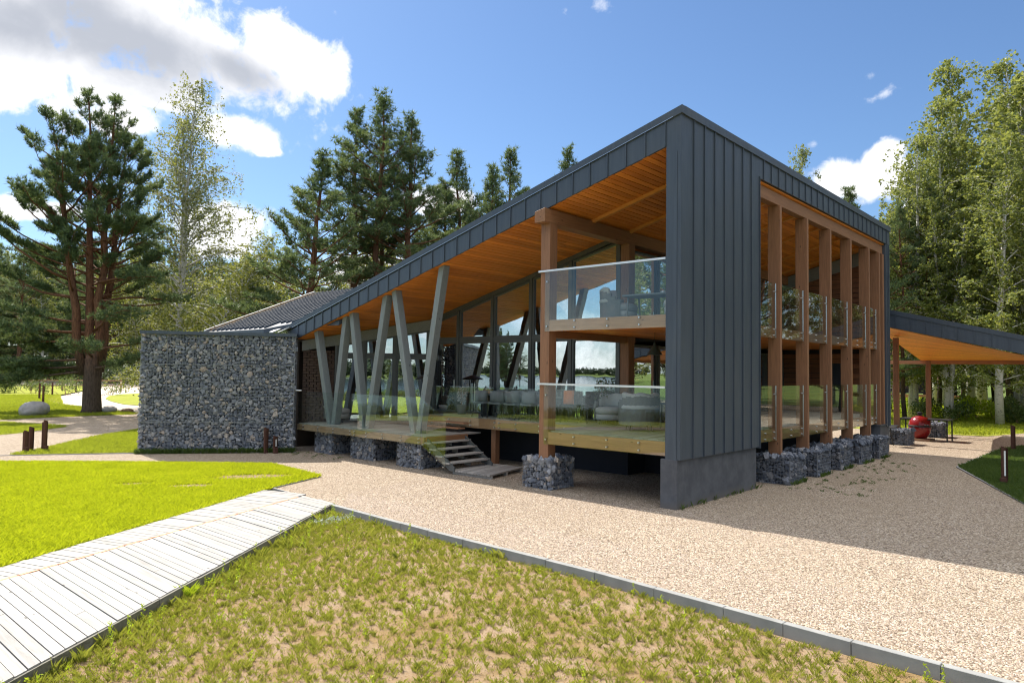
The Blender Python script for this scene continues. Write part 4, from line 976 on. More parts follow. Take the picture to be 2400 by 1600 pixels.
fc = empty('rail_fence', (17, 100, 0), 0, 'low wooden rail fence along the far drive at left', 'fence')
fa, fb = Vector((-2.0, 99, -.1)), Vector((20.4, 93.5, -.1))
for k in range(8):
    p = fa.lerp(fb, k/7)-Vector(fc.location); b = MB(); b.box(p.x-.09, p.x+.09, p.y-.09, p.y+.09, p.z, p.z+1.45); b.build('post', 'tim_old', fc)
for z in (.75, 1.4):
    b = MB(); b.beam(fa+Vector((0,0,z))-Vector(fc.location), fb+Vector((0,0,z))-Vector(fc.location), .08, .13); b.build('rail', 'tim_old', fc)
# dark cabin among the trees on the right
cb = empty('dark_cabin', (78, 14, 0), .12, 'black timber cabin with a raised deck, half hidden among the trees', 'cabin')
b = MB(); b.box(-6, 8, -5, 7, 1.4, 6.2); b.box(-6.5, 8.5, -8.6, -8.2, 1.4, 6.0); b.build('wall', 'black', cb)
b = MB(); b.hexa([(-7, -9, 6.0), (9, -9, 6.0), (9, 7.5, 7.5), (-7, 7.5, 7.5), (-7, -9, 6.3), (9, -9, 6.3), (9, 7.5, 7.9), (-7, 7.5, 7.9)]); b.build('roof', 'metal', cb)
b = MB(); b.box(-8.5, -6.01, -8, 7, 1.0, 1.3); b.build('deck', 'tim_y', cb)
b = MB()
for y in (-5, 0, 5): b.box(-8.2, -7.9, y-.15, y+.15, 0, 1.0)
b.build('deck_post', 'black', cb)
b = MB(); b.box(-6.06, -6.005, -3, 3, 1.9, 4.2); b.build('window', 'pane', cb)

# ------------------------------------------------------------------ furniture
def lounge(name='lounge_chair', body='fabric'):
    """round-backed outdoor armchair, front faces +X, seat height .45"""
    r = empty(name, (0, 0, 0), 0, 'lounge chair', 'armchair')
    b = MB(); n = 15
    for k in range(n):
        t0, t1 = math.radians(75+210*k/n), math.radians(75+210*(k+1)/n)
        def pt(t, rr, z): return (rr*math.cos(t)*1.0, rr*math.sin(t), z)
        h = .36+.34*max(0, math.sin(math.pi*(k+.5)/n))**.7
        b.hexa([pt(t0, .42, .14), pt(t0, .47, .14), pt(t1, .47, .14), pt(t1, .42, .14), pt(t0, .43, .14+h), pt(t0, .49, .14+h), pt(t1, .49, .14+h), pt(t1, .43, .14+h)])
    b.build('shell', 'wicker', r)
    b = MB(); b.lathe([(.36, .30), (.415, .33), (.43, .39), (.41, .46), (.34, .49), (.02, .50)], (.03, 0, 0), 24); b.build('seat', 'fabric', r, True)
    b = MB(); b.lathe([(.37, .14), (.42, .15), (.42, .29), (.38, .30)], (.02, 0, 0), 24); b.build('base', 'fabric', r, True)
    b = MB(); V = []
    for k in range(11):
        t = math.radians(108+144*k/10)
        for j in range(6):
            z = .47+.42*j/5; bulge = .05*math.sin(math.pi*j/5); wv = .03*math.sin(k*1.7)*(j/5)
            V.append(((.41-bulge)*math.cos(t), (.41-bulge)*math.sin(t), z+wv))
    F = [(k*6+j, (k+1)*6+j, (k+1)*6+j+1, k*6+j+1) for k in range(10) for j in range(5)]
    b.add(V, F); o = b.build('back_cushion', body, r, True); m = o.modifiers.new('thick', 'SOLIDIFY'); m.thickness = .11; m.offset = 1
    s = o.modifiers.new('soft', 'SUBSURF'); s.levels = s.render_levels = 1
    for a in (45, 135, 225, 315):
        q = MB(); x, y = .33*math.cos(math.radians(a)), .33*math.sin(math.radians(a)); q.tube([(x, y, .15), (x*1.08, y*1.08, 0)], .016, 8); q.build('leg', 'black', r)
    return r
def dining(body='fabric_grey', leg='black', label='chair'):
    r = empty('dining_chair', (0, 0, 0), 0, label, 'chair')
    b = MB(); b.box(-.24, .24, -.24, .24, .42, .49); b.build('seat', body, r, bevel=.02)
    b = MB(); V = []
    for k in range(9):
        t = math.radians(100+160*k/8)
        for z in (.50, .68, .84): V.append((.27*math.cos(t)-.0, .27*math.sin(t), z))
    b.add(V, [(k*3+j, (k+1)*3+j, (k+1)*3+j+1, k*3+j+1) for k in range(8) for j in range(2)])
    o = b.build('backrest', body, r, True); m = o.modifiers.new('thick', 'SOLIDIFY'); m.thickness = .045
    for (x, y) in ((-.2, -.2), (.2, -.2), (.2, .2), (-.2, .2)):
        q = MB(); q.tube([(x, y, .43), (x*1.25, y*1.25, 0)], .014, 6); q.build('leg', leg, r)
    return r
L = lounge()
used = False
for (x, y, z, rz, s, lb) in [(2.30, 2.55, 1.585, .75, 1.22, 'large pale lounge chair seen from behind on the lower corner terrace'),
                             (3.55, 4.35, 1.585, 3.4, 1.1, 'pale swivel armchair beside the timber column on the lower corner terrace'),
                             (2.55, 3.40, 4.64, -1.2, 1.2, 'pale round armchair on the upper balcony, left of the table'),
                             (2.0, 1.0, 4.64, 1.9, 1.15, 'pale armchair on the upper balcony close to the corner fin'),
                             (1.45, 16.05, 1.085, -.85, 1.12, 'pale armchair on the entry deck beside the stone wall'),
                             (3.3, 1.2, 1.585, 2.2, 1.1, 'pale armchair on the lower corner terrace near the corner fin')]:
    place(L, used, (x, y, z), rz, lb, 'lounge chairs', s); used = True
Dn = dining(); used = False
names = ['first', 'second', 'third', 'fourth', 'fifth']
for k in range(5):
    place(Dn, used, (2.95, 9.35-.74*k, 1.585), rng.normal(0, .08), f'{names[k]} grey dining chair from the left on the near side of the terrace table', 'grey dining chairs', 1.12); used = True
for k in range(5):
    place(Dn, used, (3.86, 9.3-.74*k, 1.585), math.pi+rng.normal(0, .08), f'{names[k]} grey dining chair from the left on the far side of the terrace table', 'grey dining chairs', 1.12)
t = empty('dining_table', (3.42, 7.9, 1.585), 0, 'long grey dining table on the terrace in front of the glazing', 'table')
b = MB(); b.box(-.36, .36, -1.9, 1.9, .76, .80); b.build('table_top', 'fabric_grey', t)
for y in (-1.7, 1.7):
    b = MB(); b.box(-.3, .3, y-.03, y+.03, 0, .76); b.build('leg', 'black', t)
bx2 = empty('wooden_box', (3.4, 9.55, 2.385), .3, 'small pale wooden box at the left end of the terrace dining table', 'box')
b = MB(); b.box(-.1, .1, -.16, .16, 0, .15); b.build('body', 'tim_old', bx2); b = MB(); b.tube([(0, -.08, .15), (0, -.08, .27)], .03, 8); b.tube([(0, .06, .15), (0, .06, .23)], .035, 8); b.build('bottles', 'fabric', bx2)
DK = dining('fabric_dark', 'black', 'dark chair'); used = False
for (x, y, rz, lb) in [(3.35, 5.75, .4, 'dark chair with an orange blanket over its back, behind the terrace glass'), (3.62, 5.12, 2.6, 'dark chair right of the chair with the orange blanket'), (5.6, 6.8, 1.2, 'dark chair behind the pair near the terrace glass')]:
    place(DK, used, (x, y, 1.585), rz, lb, 'dark dining chairs', 1.15); used = True
b = MB()
V = [(x, y, z) for z, dx in ((.60, .0), (.80, .0), (1.0, .02), (1.02, .07), (.84, .10), (.66, .11)) for y in (-.17, -.06, .05, .16) for x in (-.345+dx,)]
V = [(v[0]+rng.normal(0, .008), v[1]+rng.normal(0, .006), v[2]) for v in V]
b.add(V, [(r*4+c, r*4+c+1, (r+1)*4+c+1, (r+1)*4+c) for r in range(5) for c in range(3)])
o = b.build('blanket', 'orange', None, True); m = o.modifiers.new('thick', 'SOLIDIFY'); m.thickness = .02; o.location = (3.35, 5.75, 1.585); o.rotation_euler = (0, 0, .4)
tag(o, 'orange blanket hung over the back of a dark chair', 'blanket')
def table(loc, rz, w_, d, h, label, m='fabric_grey'):
    t = empty('table', loc, rz, label, 'table'); b = MB(); b.box(-w_/2, w_/2, -d/2, d/2, h-.05, h); b.build('table_top', m, t, bevel=.01)
    for x in (-w_/2+.12, w_/2-.12):
        b = MB(); b.beam((x, -d/2+.06, 0), (x, -d/2+.14, h-.05), .035, .035); b.beam((x, d/2-.06, 0), (x, d/2-.14, h-.05), .035, .035); b.beam((x, -d/2+.1, .18), (x, d/2-.1, .18), .03, .03); b.build('leg', 'wicker', t)
    return t
table((2.35, 2.15, 4.64), 1.57, 1.5, .85, .78, 'grey table on the upper balcony between two armchairs')
table((3.6, 1.9, 1.585), 1.4, 1.3, .8, .76, 'grey table on the lower corner terrace behind the large lounge chair')
bs = MB(); bs.lathe([(.09, 0), (.13, .02), (.14, .19), (.13, .20)], n=12); o = bs.build('basket', 'tim_old', None); o.location = (3.35, 1.95, 2.345); tag(o, 'small pale basket on the lower terrace table', 'basket')
bo = empty('bottle', (3.45, 1.62, 2.345), 0, 'clear blue-capped bottle standing on the lower terrace table', 'bottle')
b = MB(); b.lathe([(.035, 0), (.04, .02), (.04, .2), (.015, .27)], n=12); b.build('body', m_plain('bottle_blue', (.12, .35, .6), .15, .05), bo, True)
b = MB(); b.lathe([(.017, .27), (.017, .30)], n=10); b.build('cap', 'cone', bo)
for (x, y, lb) in ((2.5, 2.3, 'white cup set on the upper balcony table'),):
    b = MB(); b.lathe([(.03, 0), (.05, .01), (.055, .1), (.05, .11)], n=12); o = b.build('cup', 'rail_white'); o.location = (x, y-.4, 5.42); tag(o, lb, 'cup')
# pendant lamps
def lamp(loc, drop, s, label, m='cone', cat='lamp'):
    r = empty('pendant_lamp', loc, 0, label, cat, 'cone pendant lamps')
    b = MB(); b.lathe([(.03*s, .30*s), (.035*s, .25*s), (.20*s, 0), (.19*s, 0)], n=20); b.build('shade', m, r)
    b = MB(); b.tube([(0, 0, .29*s), (0, 0, drop)], .008, 6); b.build('cord', 'black', r); return r
lamp((2.3, 2.05, 3.72), .62, 1.1, 'green cone pendant lamp above the lower corner terrace, left one')
lamp((2.6, 1.62, 3.85), .49, 1.1, 'green cone pendant lamp above the lower corner terrace, next to the fin')
lamp((3.3, 16.6, 4.02), .8, 1.35, 'black cone pendant lamp behind the diagonal glazing, upper left of three', 'black')
lamp((3.75, 16.5, 3.98), .8, 1.1, 'black cone pendant lamp behind the diagonal glazing, upper right of three', 'black')
lamp((3.5, 16.3, 3.66), 1.1, 1.3, 'black cone pendant lamp behind the diagonal glazing, lowest of three', 'black')
r = empty('wall_lamp', (9.45, 15.2, 4.95), 0, 'small glowing orange lamp inside behind the upper glazing', 'lamp')
b = MB(); b.lathe([(.03, 0), (.08, .04), (.08, .16), (.03, .2)], n=12); b.build('bulb', 'bulb', r)
b = MB(); b.tube([(0, 0, .2), (0, 0, .7)], .012, 6); b.build('bracket', 'black', r)
# slender dark heater stand on the terrace, and planters
r = empty('patio_heater', (2.9, 12.35, 1.0), 0, 'slender dark heater stand with a flat hood behind the grey struts', 'heater')
b = MB(); b.lathe([(.42, 0), (.42, .05), (.05, .18)], (0, 0, 1.85), 20); b.build('hood', 'black', r)
for k in range(4):
    b = MB(); a = k*math.pi/2+.4; b.tube([(.2*math.cos(a), .2*math.sin(a), 0), (.12*math.cos(a), .12*math.sin(a), 1.86)], .018, 6); b.build('leg', 'black', r)
b = MB(); b.lathe([(.11, .9), (.11, 1.7)], n=12); b.build('burner', 'steel', r)
def potted(loc, h, leafm, n, size, label, rad=.28, pot='wicker', cat='plant'):
    rg = np.random.default_rng(n); r = empty('potted_plant', loc, 0, label, cat)
    b = MB(); b.lathe([(.13, 0), (.17, .05), (.19, .34), (.17, .36)], n=16); b.build('pot', pot, r)
    b = MB()
    for k in range(7): a = k*.9; b.tube([(0, 0, .34), (.06*math.cos(a), .06*math.sin(a), h*.6), (rad*.7*math.cos(a), rad*.7*math.sin(a), h)], [.012, .009, .004], 5)
    b.build('stem', 'tim_old', r)
    P = rg.normal(size=(n, 3)); P *= (rg.random(n)**.4/np.linalg.norm(P, axis=1))[:, None]; P *= np.array([rad, rad, h*.36]); P[:, 2] += h*.72
    npmesh('foliage', leaves(P, size, rg), 4, leafm, r); return r
potted((3.8, 4.85, 1.585), 1.35, 'shrub_leaf', 420, .075, 'leafy potted plant on the terrace near the inner timber column')
potted((3.45, 10.95, 1.585), 1.0, 'flower', 300, .06, 'pot of pale pink flowers on the terrace near the glass door', .2)
#PART4
# ------------------------------------------------------------------ trees
def pine_into(tb, P, A, rng, base, H, r0, cb, R, nbr, lean=(0, 0), tw=1.0, low=1.0, up_bias=0, pw=.72, inner=.46):
    """grow one pine stem: trunk + limbs into tb, tuft positions / axes into P, A"""
    bx_, by2, bz = base; n = 9; wob = rng.normal(0, .10, (n, 2)); pts = []
    for i in range(n):
        t = i/(n-1); pts.append(Vector((bx_+lean[0]*t+wob[i, 0]*(0 < i < n-1), by2+lean[1]*t+wob[i, 1]*(0 < i < n-1), bz+H*t)))
    tb.tube(pts, [max(.02, r0*(1-t)**.8+.015) for t in (i/(n-1) for i in range(n))], 8)
    def at(z):
        t = min(.999, max(0, (z-bz)/H))*(n-1); i = int(t); return pts[i].lerp(pts[i+1], t-i)
    for i in range(nbr):
        t = ((i+rng.random())/nbr)**.92; z = bz+cb+(H-cb)*t*.985; c = at(z)
        prof = (1-t)**pw*(low+(1-low)*min(1, t*3))*(.55+.45*min(1, (1-t)*2.2)+.12*t)
        ln = max(.35, R*prof*rng.uniform(.62, 1.2)); az = i*2.39996+rng.normal(0, .35)
        el = math.radians(-8+58*t+rng.normal(0, 9)+up_bias); d = Vector((math.cos(az)*math.cos(el), math.sin(az)*math.cos(el), math.sin(el)))
        q = [c]; m = 5
        for k in range(1, m+1):
            d = (d+Vector((rng.normal(0, .10), rng.normal(0, .10), .09+rng.normal(0, .06)))).normalized(); q.append(q[-1]+d*ln/m)
        rb = min(.12, .014*ln+.012)*(.8 if t > .6 else 1.1); tb.tube(q, [rb*(1-.8*k/m) for k in range(m+1)], 5)
        nt = max(4, int(ln*3.6))
        for j in range(nt):
            s = inner+(1-inner)*(j+.6)/nt if ln > 1.2 else .15+.85*(j+.6)/nt
            k = min(m-1, int(s*m)); p = q[k].lerp(q[k+1], s*m-k); bd = (q[k+1]-q[k]).normalized()
            side = bd.cross(Vector((0, 0, 1))).normalized()*(1 if j % 2 else -1)
            td = (bd*rng.uniform(.3, .9)+side*rng.uniform(.4, 1)+Vector((0, 0, rng.uniform(.05, .55)))).normalized()
            tl = min(1.15, (.28+.34*ln*(1.15-s)))*rng.uniform(.6, 1.15)*tw
            e = p+td*tl; tb.tube([p, e], [.012, .005], 3, False)
            nf = max(4, int(tl*15))
            for f in range(nf):
                ff = (f+1)/nf; pp = p.lerp(e, .25+.75*ff)
                P.append((pp.x+rng.normal(0, .09), pp.y+rng.normal(0, .09), pp.z+rng.normal(0, .06)+.03))
                A.append((td.x*.7+rng.normal(0, .35), td.y*.7+rng.normal(0, .35), td.z+.55))
    top = pts[-1]
    for k in range(14): P.append((top.x+rng.normal(0, .07), top.y+rng.normal(0, .07), top.z-.9*rng.random()*.8)); A.append((rng.normal(0, .4), rng.normal(0, .4), 1.0))
def dead(tb, rng, base, z0, z1, n, L_):
    for k in range(n):
        z = z0+(z1-z0)*rng.random(); a = rng.random()*6.28; l = L_*rng.uniform(.4, 1)
        c = Vector((base[0], base[1], z)); d = Vector((math.cos(a), math.sin(a), rng.uniform(-.3, .25)))
        tb.tube([c, c+d*l*.5, c+d*l+Vector((0, 0, rng.normal(0, .15)))], [.03, .02, .006], 4)
def make_pine(seed, H, r0, cb, R, nbr, label, size=.20, wd=.030, k=7, low=.75, tw=1.0):
    rng = np.random.default_rng(seed); r = empty('pine_tree', (0, 0, 0), 0, label, 'tree'); tb = MB(); P, A = [], []
    pine_into(tb, P, A, rng, (0, 0, -.2), H+.2, r0, cb, R, nbr, (rng.normal(0, .3), rng.normal(0, .3)), tw, low)
    dead(tb, rng, (0, 0), cb*.45, cb, 9, 1.6)
    tb.build('trunk', 'bark_pine', r, True)
    A = np.array(A); A /= np.linalg.norm(A, axis=1)[:, None]
    npmesh('crown', needles(np.array(P), A, size, wd, k, rng), 3, 'needle', r); return r
def make_birch(seed, H, r0, cb, R, nbr, nleaf, label, size=.085, droop=1.0, leafm='birch_leaf', stems=1, hang=1.2, bare=0):
    rng = np.random.default_rng(seed); r = empty('birch_tree', (0, 0, 0), 0, label, 'tree'); tb = MB(); P = []
    for s in range(stems):
        ln_ = (rng.normal(0, .8)+(s-.5*(stems-1))*1.2, rng.normal(0, .8)); n = 9; pts = []
        for i in range(n):
            t = i/(n-1); pts.append(Vector((s*.35+ln_[0]*t*t+rng.normal(0, .06), ln_[1]*t*t+rng.normal(0, .06), -.2+(H*(1-.1*s)+.2)*t)))
        tb.tube(pts, [max(.012, r0*(1-i/(n-1))**.9+.008) for i in range(n)], 8)
        for i in range(nbr):
            t = ((i+rng.random())/nbr)**.9; z = cb+(H*(1-.1*s)-cb)*t*.97; u = min(.999, z/(H*(1-.1*s)))*(n-1); k0 = int(u); c = pts[k0].lerp(pts[k0+1], u-k0)
            ln = max(.6, R*(1-t)**.38*(.6+.4*min(1, t*3.5))*rng.uniform(.65, 1.2)); az = i*2.39996+rng.normal(0, .4)
            el = math.radians(38+26*t+rng.normal(0, 9)); d = Vector((math.cos(az)*math.cos(el), math.sin(az)*math.cos(el), math.sin(el)))
            q = [c]; m = 6
            for k in range(1, m+1):
                d = (d+Vector((rng.normal(0, .09), rng.normal(0, .09), -.13*droop*(k/m)*2+rng.normal(0, .04)))).normalized(); q.append(q[-1]+d*ln/m)
            rb = min(.07, .010*ln+.008); tb.tube(q, [rb*(1-.85*k/m) for k in range(m+1)], 4)
            nt = max(3, int(ln*2.6))
            for j in range(nt):
                f = .28+.72*(j+rng.random())/nt; k = min(m-1, int(f*m)); p = q[k].lerp(q[k+1], f*m-k)
                a = rng.random()*6.28; o_ = Vector((math.cos(a), math.sin(a), rng.uniform(-.1, .7)))*rng.uniform(.25, .75)
                hl = hang*rng.uniform(.35, 1.1); e = [p, p+o_*.7+Vector((0, 0, .05)), p+o_*1.1+Vector((0, 0, -hl*.55)), p+o_*1.2+Vector((0, 0, -hl))]
                if rng.random() < .5 or bare: tb.tube(e, [.009, .006, .004, .002], 3, False)
                for _ in range(nleaf):
                    if bare and rng.random() < bare*(z/H): continue
                    s_ = rng.random()*3; kk = min(2, int(s_)); pp = e[kk].lerp(e[kk+1], s_-kk)
                    P.append((pp.x+rng.normal(0, .10), pp.y+rng.normal(0, .10), pp.z+rng.normal(0, .09)))
        for _ in range(nleaf*5): z_ = rng.random()*1.6; P.append((pts[-1].x+rng.normal(0, .12+.12*z_), pts[-1].y+rng.normal(0, .12+.12*z_), pts[-1].z+.1-z_))
    tb.build('trunk', 'bark_birch', r, True)
    npmesh('crown', leaves(np.array(P), size, rng, .5, .72), 4, leafm, r); return r

# the big multi-stemmed pine on the left lawn
rg = np.random.default_rng(21); bigp = empty('pine_tree', (1.67, 45.1, 0), 0, 'big multi-stemmed pine with red upper trunks on the left lawn', 'tree'); tb = MB(); P, A = [], []
tb.tube([(0, 0, -.3), (.05, 0, .3), (.0, 0, 1.6), (.05, .05, 3.2), (.1, 0, 4.6)], [.74, .60, .54, .56, .42], 14)
for (x, y, lx_, ly_, H, z0, R) in [(-.42, .25, -2.4, .6, 17.2, 2.6, 5.6), (-.1, .1, -.7, .3, 19.0, 2.8, 4.8), (.18, -.18, .45, -.3, 18.6, 3.0, 4.6), (.42, .1, 1.35, .2, 16.6, 2.8, 5.2)]:
    pine_into(tb, P, A, rg, (x, y, z0), H,   .30, 4.6, R, 40, (lx_, ly_), 1.0, .95, 8, .42, .62)
# long low limbs, heaviest on the left
for (az, z0, ln, el) in [(150, 3.4, 6.6, 12), (170, 4.4, 6.8, 8), (125, 5.2, 6.0, 10), (192, 6.0, 6.5, 6), (140, 7.0, 6.2, 14), (-10, 4.2, 6.2, 16), (-40, 5.6, 6.6, 12), (10, 7.5, 6.0, 15), (-65, 3.8, 5.4, 6), (160, 8.5, 6.3, 16), (165, 2.9, 5.8, 2), (205, 3.6, 6.2, -2), (140, 3.0, 5.5, -2), (-30, 8.8, 6, 12), (-25, 3.0, 4.8, 10), (110, 4.0, 5.6, 2), (180, 10.5, 6.0, 18), (-5, 10.5, 5.8, 16), (158, 2.6, 6.8, 4), (176, 3.2, 7.0, 0), (188, 2.8, 6.6, 2), (146, 4.2, 6.8, 6), (166, 5.2, 7.2, 4), (184, 4.8, 7.0, 2), (198, 5.4, 6.6, 4), (153, 6.2, 6.8, 8)]:
    az, el = R_(az-48), R_(el); d = Vector((math.cos(az)*math.cos(el), math.sin(az)*math.cos(el), math.sin(el))); q = [Vector((0, 0, z0))]; m = 7
    for k in range(m):
        d = (d+Vector((rg.normal(0, .08), rg.normal(0, .08), rg.normal(-.015, .05)))).normalized(); q.append(q[-1]+d*ln/m)
    tb.tube(q, [.10*(1-.85*k/m) for k in range(m+1)], 6)
    nj = 26 if z0 < 6.5 and (abs(math.degrees(az)+48-170) < 40) else 17
    for j in range(nj):
        s = .40+.60*(j+.5)/nj; k = min(m-1, int(s*m)); p = q[k].lerp(q[k+1], s*m-k); bd = (q[k+1]-q[k]).normalized()
        side = bd.cross(Vector((0, 0, 1))).normalized()*(1 if j % 2 else -1); td = (bd*.6+side*rg.uniform(.4, 1)+Vector((0, 0, rg.uniform(-.25, .4)))).normalized()
        tl = rg.uniform(.5, 1.5); e = p+td*tl; tb.tube([p, e], [.015, .005], 3, False)
        for f in range(int(tl*15)):
            pp = p.lerp(e, .2+.8*rg.random()); P.append((pp.x+rg.normal(0, .13), pp.y+rg.normal(0, .13), pp.z+rg.normal(0, .09))); A.append((td.x*.6+rg.normal(0, .35), td.y*.6+rg.normal(0, .35), td.z+.45))
tb.build('trunk', 'bark_pine', bigp, True); A = np.array(A); A /= np.linalg.norm(A, axis=1)[:, None]
npmesh('crown', needles(np.array(P), A, .30, .050, 8, rg), 3, 'needle', bigp)

PN = [make_pine(1, 20, .26, 7.5, 3.9, 74, 'p', .26, .045, 7), make_pine(2, 20, .24, 8.5, 3.5, 66, 'p', .26, .045, 7), make_pine(3, 17, .25, 3.0, 4.6, 84, 'p', .27, .046, 7, .95), make_pine(4, 20, .22, 10.5, 3.2, 54, 'p', .26, .045, 7)]
BD = [make_birch(11, 26, .26, 2.6, 5.4, 80, 25, 'b', .19, .8), make_birch(12, 25, .24, 2.8, 5.0, 70, 23, 'b', .19, .9, 'birch_leaf', 2)]
BY = make_birch(13, 11, .14, 1.2, 3.6, 60, 26, 'b', .135, 1.2, 'birch_yellow', 1, 1.3)
BS = make_birch(14, 24, .22, 4.0, 6.0, 70, 27, 'b', .14, 1.35, 'birch_yellow', 2, 2.4, .35)
used = {}
def tree(proto, az, d, H0, H, rz, label, group=None, wide=1.0, z=0):
    if group is None: wide *= 1.2 if proto in PN else (1.22 if proto in BD else 1.1)
    k = proto.name; x, y = polar(az, d); s = H/H0
    o = place(proto, used.get(k), (x, y, z), rz, label, group, (s*wide, s*wide, s)); used[k] = True; return o
# centre pines behind the roof
tree(PN[2], 58.7, 46, 17, 16.8, .5, 'dense broad pine standing alone just left of the tall central pines', None, 1.05)
tree(PN[0], 54.4, 52, 20, 22.0, 1.0, 'tall pine, left one of the central cluster', None, 1.05)
tree(PN[3], 53.0, 50, 20, 22.3, 2.0, 'tallest pine in the middle of the central cluster', None, 1.1)
tree(PN[1], 52.3, 53, 20, 20.8, 3.3, 'slim pine just right of the tallest central pine', None, 1.0)
tree(PN[0], 50.7, 50, 20, 21.0, 4.2, 'tall pine, right one of the central cluster', None, 1.1)
tree(PN[2], 46.0, 56, 17, 20.8, 2.2, 'dense pine rising behind the roof right of the central cluster', None, .9)
tree(PN[1], 42.4, 61, 20, 22.5, 1.2, 'narrow pine behind the roof, rightmost of the pines above its slope', None, 1.0)
tree(PN[0], 37.4, 54, 20, 20.4, .2, 'pine top poking above the upper roof edge', None, .9)
tree(PN[2], 45.0, 66, 17, 18.5, 4.2, 'pine in the second row behind the roof slope', None, 1.0)
tree(PN[3], 48.6, 64, 20, 17.5, 4.0, 'bushy lower pine between the central cluster and the roof', None, 1.3)
tree(PN[2], 15.4, 58, 17, 17.0, 3.0, 'pine top just right of the end of the upper roof', None, .9)
tree(PN[0], 14.3, 64, 20, 15.5, 4.0, 'pine between the pavilion and the right-hand birches', None, 1.1)
tree(PN[0], 47.6, 57, 20, 18.4, 3.1, 'lower pine filling the gap right of the central cluster', None, 1.15)
tree(PN[2], 43.9, 60, 17, 20.2, 5.0, 'pine left of the narrow one above the roof slope', None, .85)
# birches at left
tree(BS, 67.2, 62, 24, 26.0, .8, 'tall sparse silver birch with drooping twigs left of centre', None, 1.0)
tree(BY, 65.6, 50, 11, 10.5, .3, 'yellow-green weeping birch above the stone wall', None, 1.25)
tree(BY, 62.8, 58, 11, 11.5, 2.0, 'pale green birch right of the weeping birch', None, 1.2)
tree(BY, 69.0, 64, 11, 11.0, 4.0, 'bright yellow-green birch behind the big pine trunk', None, 1.1)
tree(BY, 56.4, 64, 11, 15.5, 1.0, 'yellowish birch behind the lone dense pine', None, 1.2)
tree(BY, 49.4, 68, 11, 16.5, 3.0, 'yellowish birch behind the central pines', None, 1.1)
tree(BY, 60.4, 72, 11, 15.0, 5.0, 'yellowish birch far behind the lone dense pine', None, 1.1)
tree(BY, 45.4, 72, 11, 18.5, 5.3, 'yellowish birch behind the pines at the roof slope', None, 1.0)
# right-hand birches
tree(BD[0], 9.0, 70, 26, 30.0, .6, 'tallest white-stemmed birch on the right', None, .98)
tree(BD[1], 12.2, 62, 25, 21.5, 1.5, 'leafy birch nearest the pavilion on the right', None, .95)
tree(BD[1], 6.4, 66, 25, 28.5, 4.5, 'twin-stemmed tall birch at the right edge', None, 1.0)
tree(BD[0], 11.0, 80, 26, 25, 3.0, 'birch in the second row on the right', None, 1.05)
tree(BD[0], 7.4, 58, 26, 20.0, 4.0, 'lower birch in front of the tall right-hand birches', None, 1.15)
tree(BD[1], 10.4, 60, 25, 16.5, 5.4, 'young birch close behind the carport roof', None, 1.15)
tree(BD[0], 4.6, 70, 26, 27.5, 2.0, 'birch beyond the right edge of the lawn', None, 1.1)
tree(BD[1], 20.1, 62, 25, 22.0, 2.6, 'birch twig tip showing over the side roof edge', None, .55)
tree(BD[1], 8.2, 76, 25, 28, 2.2, 'tall birch behind the tallest one on the right', None, 1.05)
tree(BD[0], 5.6, 61, 26, 25, 5.0, 'broad birch right of the twin-stemmed one', None, 1.2)
tree(BD[1], 10.4, 67, 25, 25.5, .9, 'birch left of the tallest one on the right', None, 1.05)
rg = np.random.default_rng(77)
# leaning slim trunks between the carport and the cabin
for (az, d, H) in [(12.9, 60, 16), (12.3, 64, 17), (11.5, 62, 18), (10.9, 66, 18), (8.3, 84, 20), (7.5, 82, 21), (6.8, 80, 20), (13.6, 70, 17), (9.5, 86, 20)]:
    tree(PN[3], az, d, 20, H, rg.random()*6, 'slim pine trunk between the carport and the cabin', 'slim pines right of the pavilion', .9)
# forest belts
for k in range(66):
    az = 59.5+22*(k+rg.random())/66; d = rg.uniform(150, 215) if az > 66 else rg.uniform(120, 190); H = d*rg.uniform(.125, .165)
    pr = [PN[2], PN[0], BD[0], PN[2], PN[1]][k % 5]; H0 = {PN[2].name: 17, PN[0].name: 20, PN[1].name: 20, BD[0].name: 26}[pr.name]
    tree(pr, az, d, H0, H, rg.random()*6, 'distant forest tree in the belt beyond the drive on the left', 'forest trees beyond the drive', 1.35)
for k in range(26):
    az = 40+19*(k+rg.random())/26; d = rg.uniform(95, 160); H = d*rg.uniform(.09, .14)
    pr = [PN[2], BD[1], PN[2]][k % 3]; H0 = {PN[2].name: 17, BD[1].name: 25}[pr.name]
    tree(pr, az, d, H0, H, rg.random()*6, 'distant forest tree behind the pavilion', 'forest trees behind the pavilion', 1.35)
for k in range(34):
    az = 1+16*(k+rg.random())/34; d = rg.uniform(92, 150); H = d*rg.uniform(.17, .24)
    pr = [PN[2], BD[0], PN[0], BD[1]][k % 4]; H0 = {PN[2].name: 17, PN[0].name: 20, BD[0].name: 26, BD[1].name: 25}[pr.name]
    tree(pr, az, d, H0, H, rg.random()*6, 'forest tree beyond the right-hand birches', 'forest trees on the right', 1.3)
